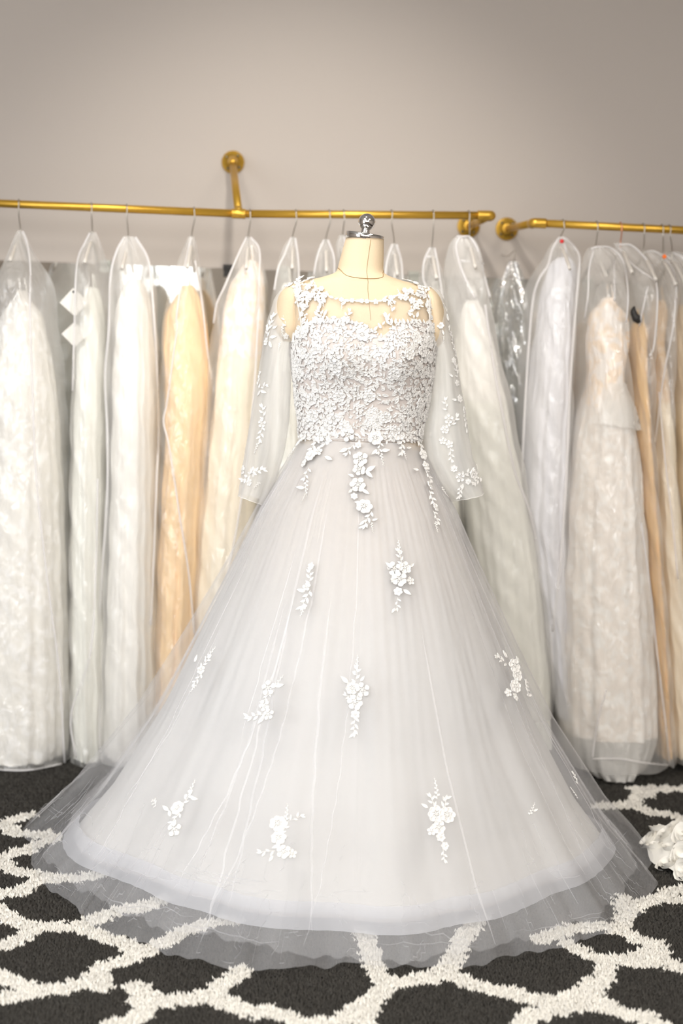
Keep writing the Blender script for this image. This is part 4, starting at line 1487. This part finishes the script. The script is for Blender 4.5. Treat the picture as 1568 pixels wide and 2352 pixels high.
# loose appliques on the skirt
APPL = {
    'high centre': [('spray', 914, 1256, 0, .8), ('sprig', 916, 1282, 0, .9), ('leaf', 893, 1300, .9, 1), ('rose', 904, 1308, .2, .95), ('rose', 928, 1306, .7, .85), ('leaf', 944, 1300, -1, 1), ('rose', 916, 1332, .1, 1.0), ('daisy', 940, 1336, 0, 1), ('daisy', 900, 1334, 0, .9), ('daisy', 914, 1360, .3, 1.2), ('leaf', 934, 1362, -2.2, 1), ('sprig', 912, 1388, PI, .8), ('leaf', 902, 1404, 2.6, .9)],
    'high left': [('daisy', 716, 1302, 0, .9), ('sprig', 712, 1326, .2, .8), ('leaf', 692, 1358, 1.4, 1), ('daisy', 706, 1350, .3, 1.1), ('sprig', 704, 1378, 2.9, .9), ('spray', 697, 1405, 2.9, .7)],
    'left edge': [('spray', 486, 1500, -.5, .8), ('sprig', 474, 1522, -.5, .8), ('leaf', 453, 1514, .2, 1.2), ('rose', 464, 1540, .3, .6), ('sprig', 456, 1562, 2.7, .8), ('spray', 445, 1584, 2.7, .7)],
    'middle left': [('spray', 640, 1566, -.5, .8), ('leaf', 644, 1576, -1.2, 1), ('rose', 618, 1582, .2, 1.0), ('sprig', 612, 1606, 2.8, .8), ('rose', 608, 1622, .6, .75), ('rose', 618, 1642, .3, .75), ('sprig', 590, 1646, 1.9, .9), ('leaf', 600, 1656, 2.6, 1)],
    'middle centre': [('spray', 819, 1526, 0, .9), ('sprig', 818, 1552, 0, .9), ('leaf', 790, 1562, .8, 1.1), ('leaf', 832, 1560, -.6, 1), ('rose', 832, 1586, .2, .95), ('rose', 808, 1582, .7, .8), ('sprig', 804, 1602, 1.2, .8), ('rose', 816, 1614, .4, 1.0), ('daisy', 816, 1642, 0, 1.2), ('sprig', 815, 1668, PI, .8)],
    'right edge': [('sprig', 1148, 1518, .9, 1), ('leaf', 1156, 1504, .3, 1), ('rose', 1178, 1530, .2, 1.0), ('daisy', 1188, 1516, 0, 1), ('rose', 1184, 1552, .6, .85), ('rose', 1180, 1578, .3, .9), ('daisy', 1164, 1592, .1, 1), ('daisy', 1180, 1602, .4, 1), ('sprig', 1208, 1580, -1.1, .9), ('leaf', 1212, 1598, -1.8, 1)],
    'low left': [('spray', 440, 1812, -.2, .9), ('sprig', 428, 1838, -.4, .9), ('leaf', 448, 1836, -1.6, .9), ('sprig', 358, 1847, 1.5, .8), ('leaf', 382, 1858, 1.2, 1), ('rose', 410, 1858, .2, .9), ('leaf', 392, 1870, .8, 1.2), ('sprig', 404, 1884, 2.8, .9), ('rose', 402, 1906, .3, .95)],
    'low middle left': [('spray', 658, 1868, .1, .9), ('sprig', 678, 1880, -1.2, .9), ('rose', 638, 1894, .2, .95), ('sprig', 650, 1908, -.4, .8), ('rose', 640, 1926, .5, .85), ('rose', 652, 1958, .2, .85), ('daisy', 670, 1962, 0, 1), ('sprig', 614, 1958, 1.8, .95), ('leaf', 622, 1974, 2.6, 1), ('leaf', 634, 1946, 2.0, .9)],
    'low centre right': [('spray', 999, 1812, 0, 1), ('leaf', 974, 1852, 1.0, 1.1), ('sprig', 992, 1846, .2, .9), ('rose', 1024, 1874, .2, 1.0), ('rose', 1000, 1872, .6, 1.0), ('sprig', 1018, 1852, -.5, .8), ('rose', 1006, 1902, .3, .85), ('daisy', 990, 1910, 0, 1), ('daisy', 1010, 1924, .2, 1.2), ('daisy', 1020, 1944, .4, 1), ('sprig', 1018, 1964, PI, .7)],
    'faint low right': [('spray', 1220, 1858, -.6, .7), ('leaf', 1228, 1862, -1.2, .8)],
    'faint right': [('sprig', 1318, 1790, -.3, .7), ('spray', 1314, 1822, .2, .7)],
}
for key, items in APPL.items():
    mats = []
    for kd, x, y, rt, sc in items:
        v, n_ = ssf.hit(x, y)
        mats.append(frame_on(v, n_, rot=rt, scale=sc, lift=.004))
    head = bpy.data.objects.new('lace_applique', MOT[items[0][0]][0][0])
    col.objects.link(head)
    head.parent = dress
    head.matrix_local = Matrix.Translation(-Vector(dress.location)) @ mats[0]
    inv = mats[0].inverted()
    for it, m in zip(items[1:], mats[1:]):
        c = bpy.data.objects.new(PNAME[it[0]], random.choice(MOT[it[0]])[0])
        col.objects.link(c)
        c.parent = head
        c.matrix_local = inv @ m

# lace on the sleeves
SLL = {'left': [('daisy', 660, 712, 0, 1.2), ('leaf', 670, 718, -1.2, 1), ('leaf', 652, 722, .6, 1), ('sprig', 654, 738, .2, .9), ('spray', 649, 760, PI, .9), ('daisy', 655, 772, 0, .9), ('spray', 642, 796, 3.0, .7),
                ('sprig', 622, 744, -.2, 1), ('leaf', 632, 752, -1, 1), ('sprig', 616, 766, .3, 1), ('leaf', 628, 774, -1.4, 1), ('daisy', 612, 786, 0, 1), ('leaf', 622, 792, -2.6, 1),
                ('sprig', 596, 872, 0, 1), ('sprig', 604, 888, -1.2, .9), ('leaf', 596, 904, 2.6, 1.2), ('leaf', 606, 900, -1.8, 1),
                ('sprig', 604, 948, .2, 1), ('rose', 602, 972, 0, .7), ('sprig', 600, 996, 3.0, 1), ('spray', 590, 1030, 2.8, 1),
                ('rose', 560, 1080, .2, .8), ('sprig', 572, 1094, 2.2, 1), ('daisy', 582, 1080, 0, 1), ('sprig', 590, 1082, -1.2, .9), ('rose', 574, 1108, .4, .6), ('spray', 588, 1116, 2.4, .8), ('leaf', 560, 1104, 2.4, 1)],
       'right': [('rose', 1010, 748, .2, .55), ('leaf', 1006, 738, .5, .9), ('leaf', 1016, 764, -2.8, 1), ('spray', 1018, 780, 3.2, .6),
                 ('spray', 1020, 706, .3, .7), ('leaf', 1026, 730, 0, 1), ('sprig', 1034, 770, .3, .8), ('sprig', 1042, 806, .2, 1), ('daisy', 1040, 828, 0, 1), ('sprig', 1046, 852, .2, 1), ('leaf', 1034, 862, 1, 1), ('daisy', 1048, 880, .3, .9),
                 ('daisy', 1054, 916, 0, 1.3), ('leaf', 1042, 918, 1.4, 1), ('daisy', 1064, 942, .2, 1), ('sprig', 1066, 960, 3.1, .8), ('leaf', 1070, 990, 0, 1),
                 ('sprig', 1024, 930, .2, 1), ('rose', 1030, 962, 0, .8), ('sprig', 1040, 968, -.6, 1), ('rose', 1022, 986, .5, .7), ('daisy', 1016, 1012, 0, 1.1), ('daisy', 1032, 1020, .3, 1.1), ('sprig', 1036, 1044, 3.3, .9),
                 ('daisy', 1042, 1076, 0, 1.2), ('rose', 1056, 1096, .2, .8), ('sprig', 1072, 1086, -1.2, 1), ('rose', 1086, 1090, .5, .8), ('sprig', 1094, 1104, 2, .9), ('spray', 1096, 1078, -.2, .8), ('leaf', 1060, 1120, 2.8, 1), ('sprig', 1056, 1128, 3.1, .7), ('daisy', 1074, 1106, 0, 1)]}
for side, items in SLL.items():
    so, sf = sleeves[side]
    for kd, x, y, rt, sc in items:
        on(sf, so, kd, x, y, rt, sc * .85, .002)

# ------------------------------------------------------------------ rosette gown lying at the right edge
c0 = G(1640, 1962, .03)
heap = thing('rosette_gown', 'white gown hem covered with cloth rosettes, lying on the rug at the right edge', 'gown', (c0.x, c0.y, 0.0))
n_r, n_c = 26, 64
a = np.linspace(0, 2 * PI, n_c, endpoint=False)
V = np.zeros((n_r, n_c, 3))
for i in range(n_r):
    t = i / (n_r - 1)
    rad = (.02 + .98 * t) * (1 + .10 * wob(a, (3, 5, 7), 4) * t)
    V[i, :, 0] = c0.x + .150 * rad * np.cos(a)
    V[i, :, 1] = c0.y + .235 * rad * np.sin(a)
    V[i, :, 2] = .016 + .070 * (1 - t ** 2.4) * (1 + .14 * np.sin(a * 5 + t * 9)) + .006 * np.sin(a * 11 + t * 20)
cloth = obj('cloth', V.reshape(-1, 3), grid_faces(n_r, n_c) + [tuple(range(n_c))[::-1]], M['rosette'], heap)
hs = Surf(V)
hs.N = hs.N * np.sign(hs.N[..., 2:3] + 1e-9)
rs = MB()
turns, npt = 2.6, 40
pv, pf = [], []
for q in range(npt):
    t = q / (npt - 1)
    an = t * turns * 2 * PI
    rad = .004 + .026 * t
    wv = .0012 * math.sin(an * 3.3)
    pv.append((math.cos(an) * rad, math.sin(an) * rad, .002))
    pv.append((math.cos(an) * (rad + .005 + wv), math.sin(an) * (rad + .005 + wv), .016 - .006 * t + wv))
    if q:
        pf.append((2 * q - 2, 2 * q, 2 * q + 1, 2 * q - 1))
rme = mesh_from('rosette', pv, pf, M['rosette'])
spots = []
for _ in range(900):
    i, k = int(rng.integers(0, 25)), int(rng.integers(0, n_c))
    v = V[i, k]
    if all(np.linalg.norm(v - q[0]) > .043 for q in spots):
        spots.append((v, hs.N[i, k]))
for v, n_ in spots[:60]:
    m = frame_on(Vector(v), Vector(n_), up=Vector((0, 1, 0)), rot=rng.uniform(0, 6.28), scale=rng.uniform(.8, 1.1), lift=-.002)
    o = bpy.data.objects.new('rosette', rme)
    col.objects.link(o)
    o.parent = cloth
    o.matrix_local = m
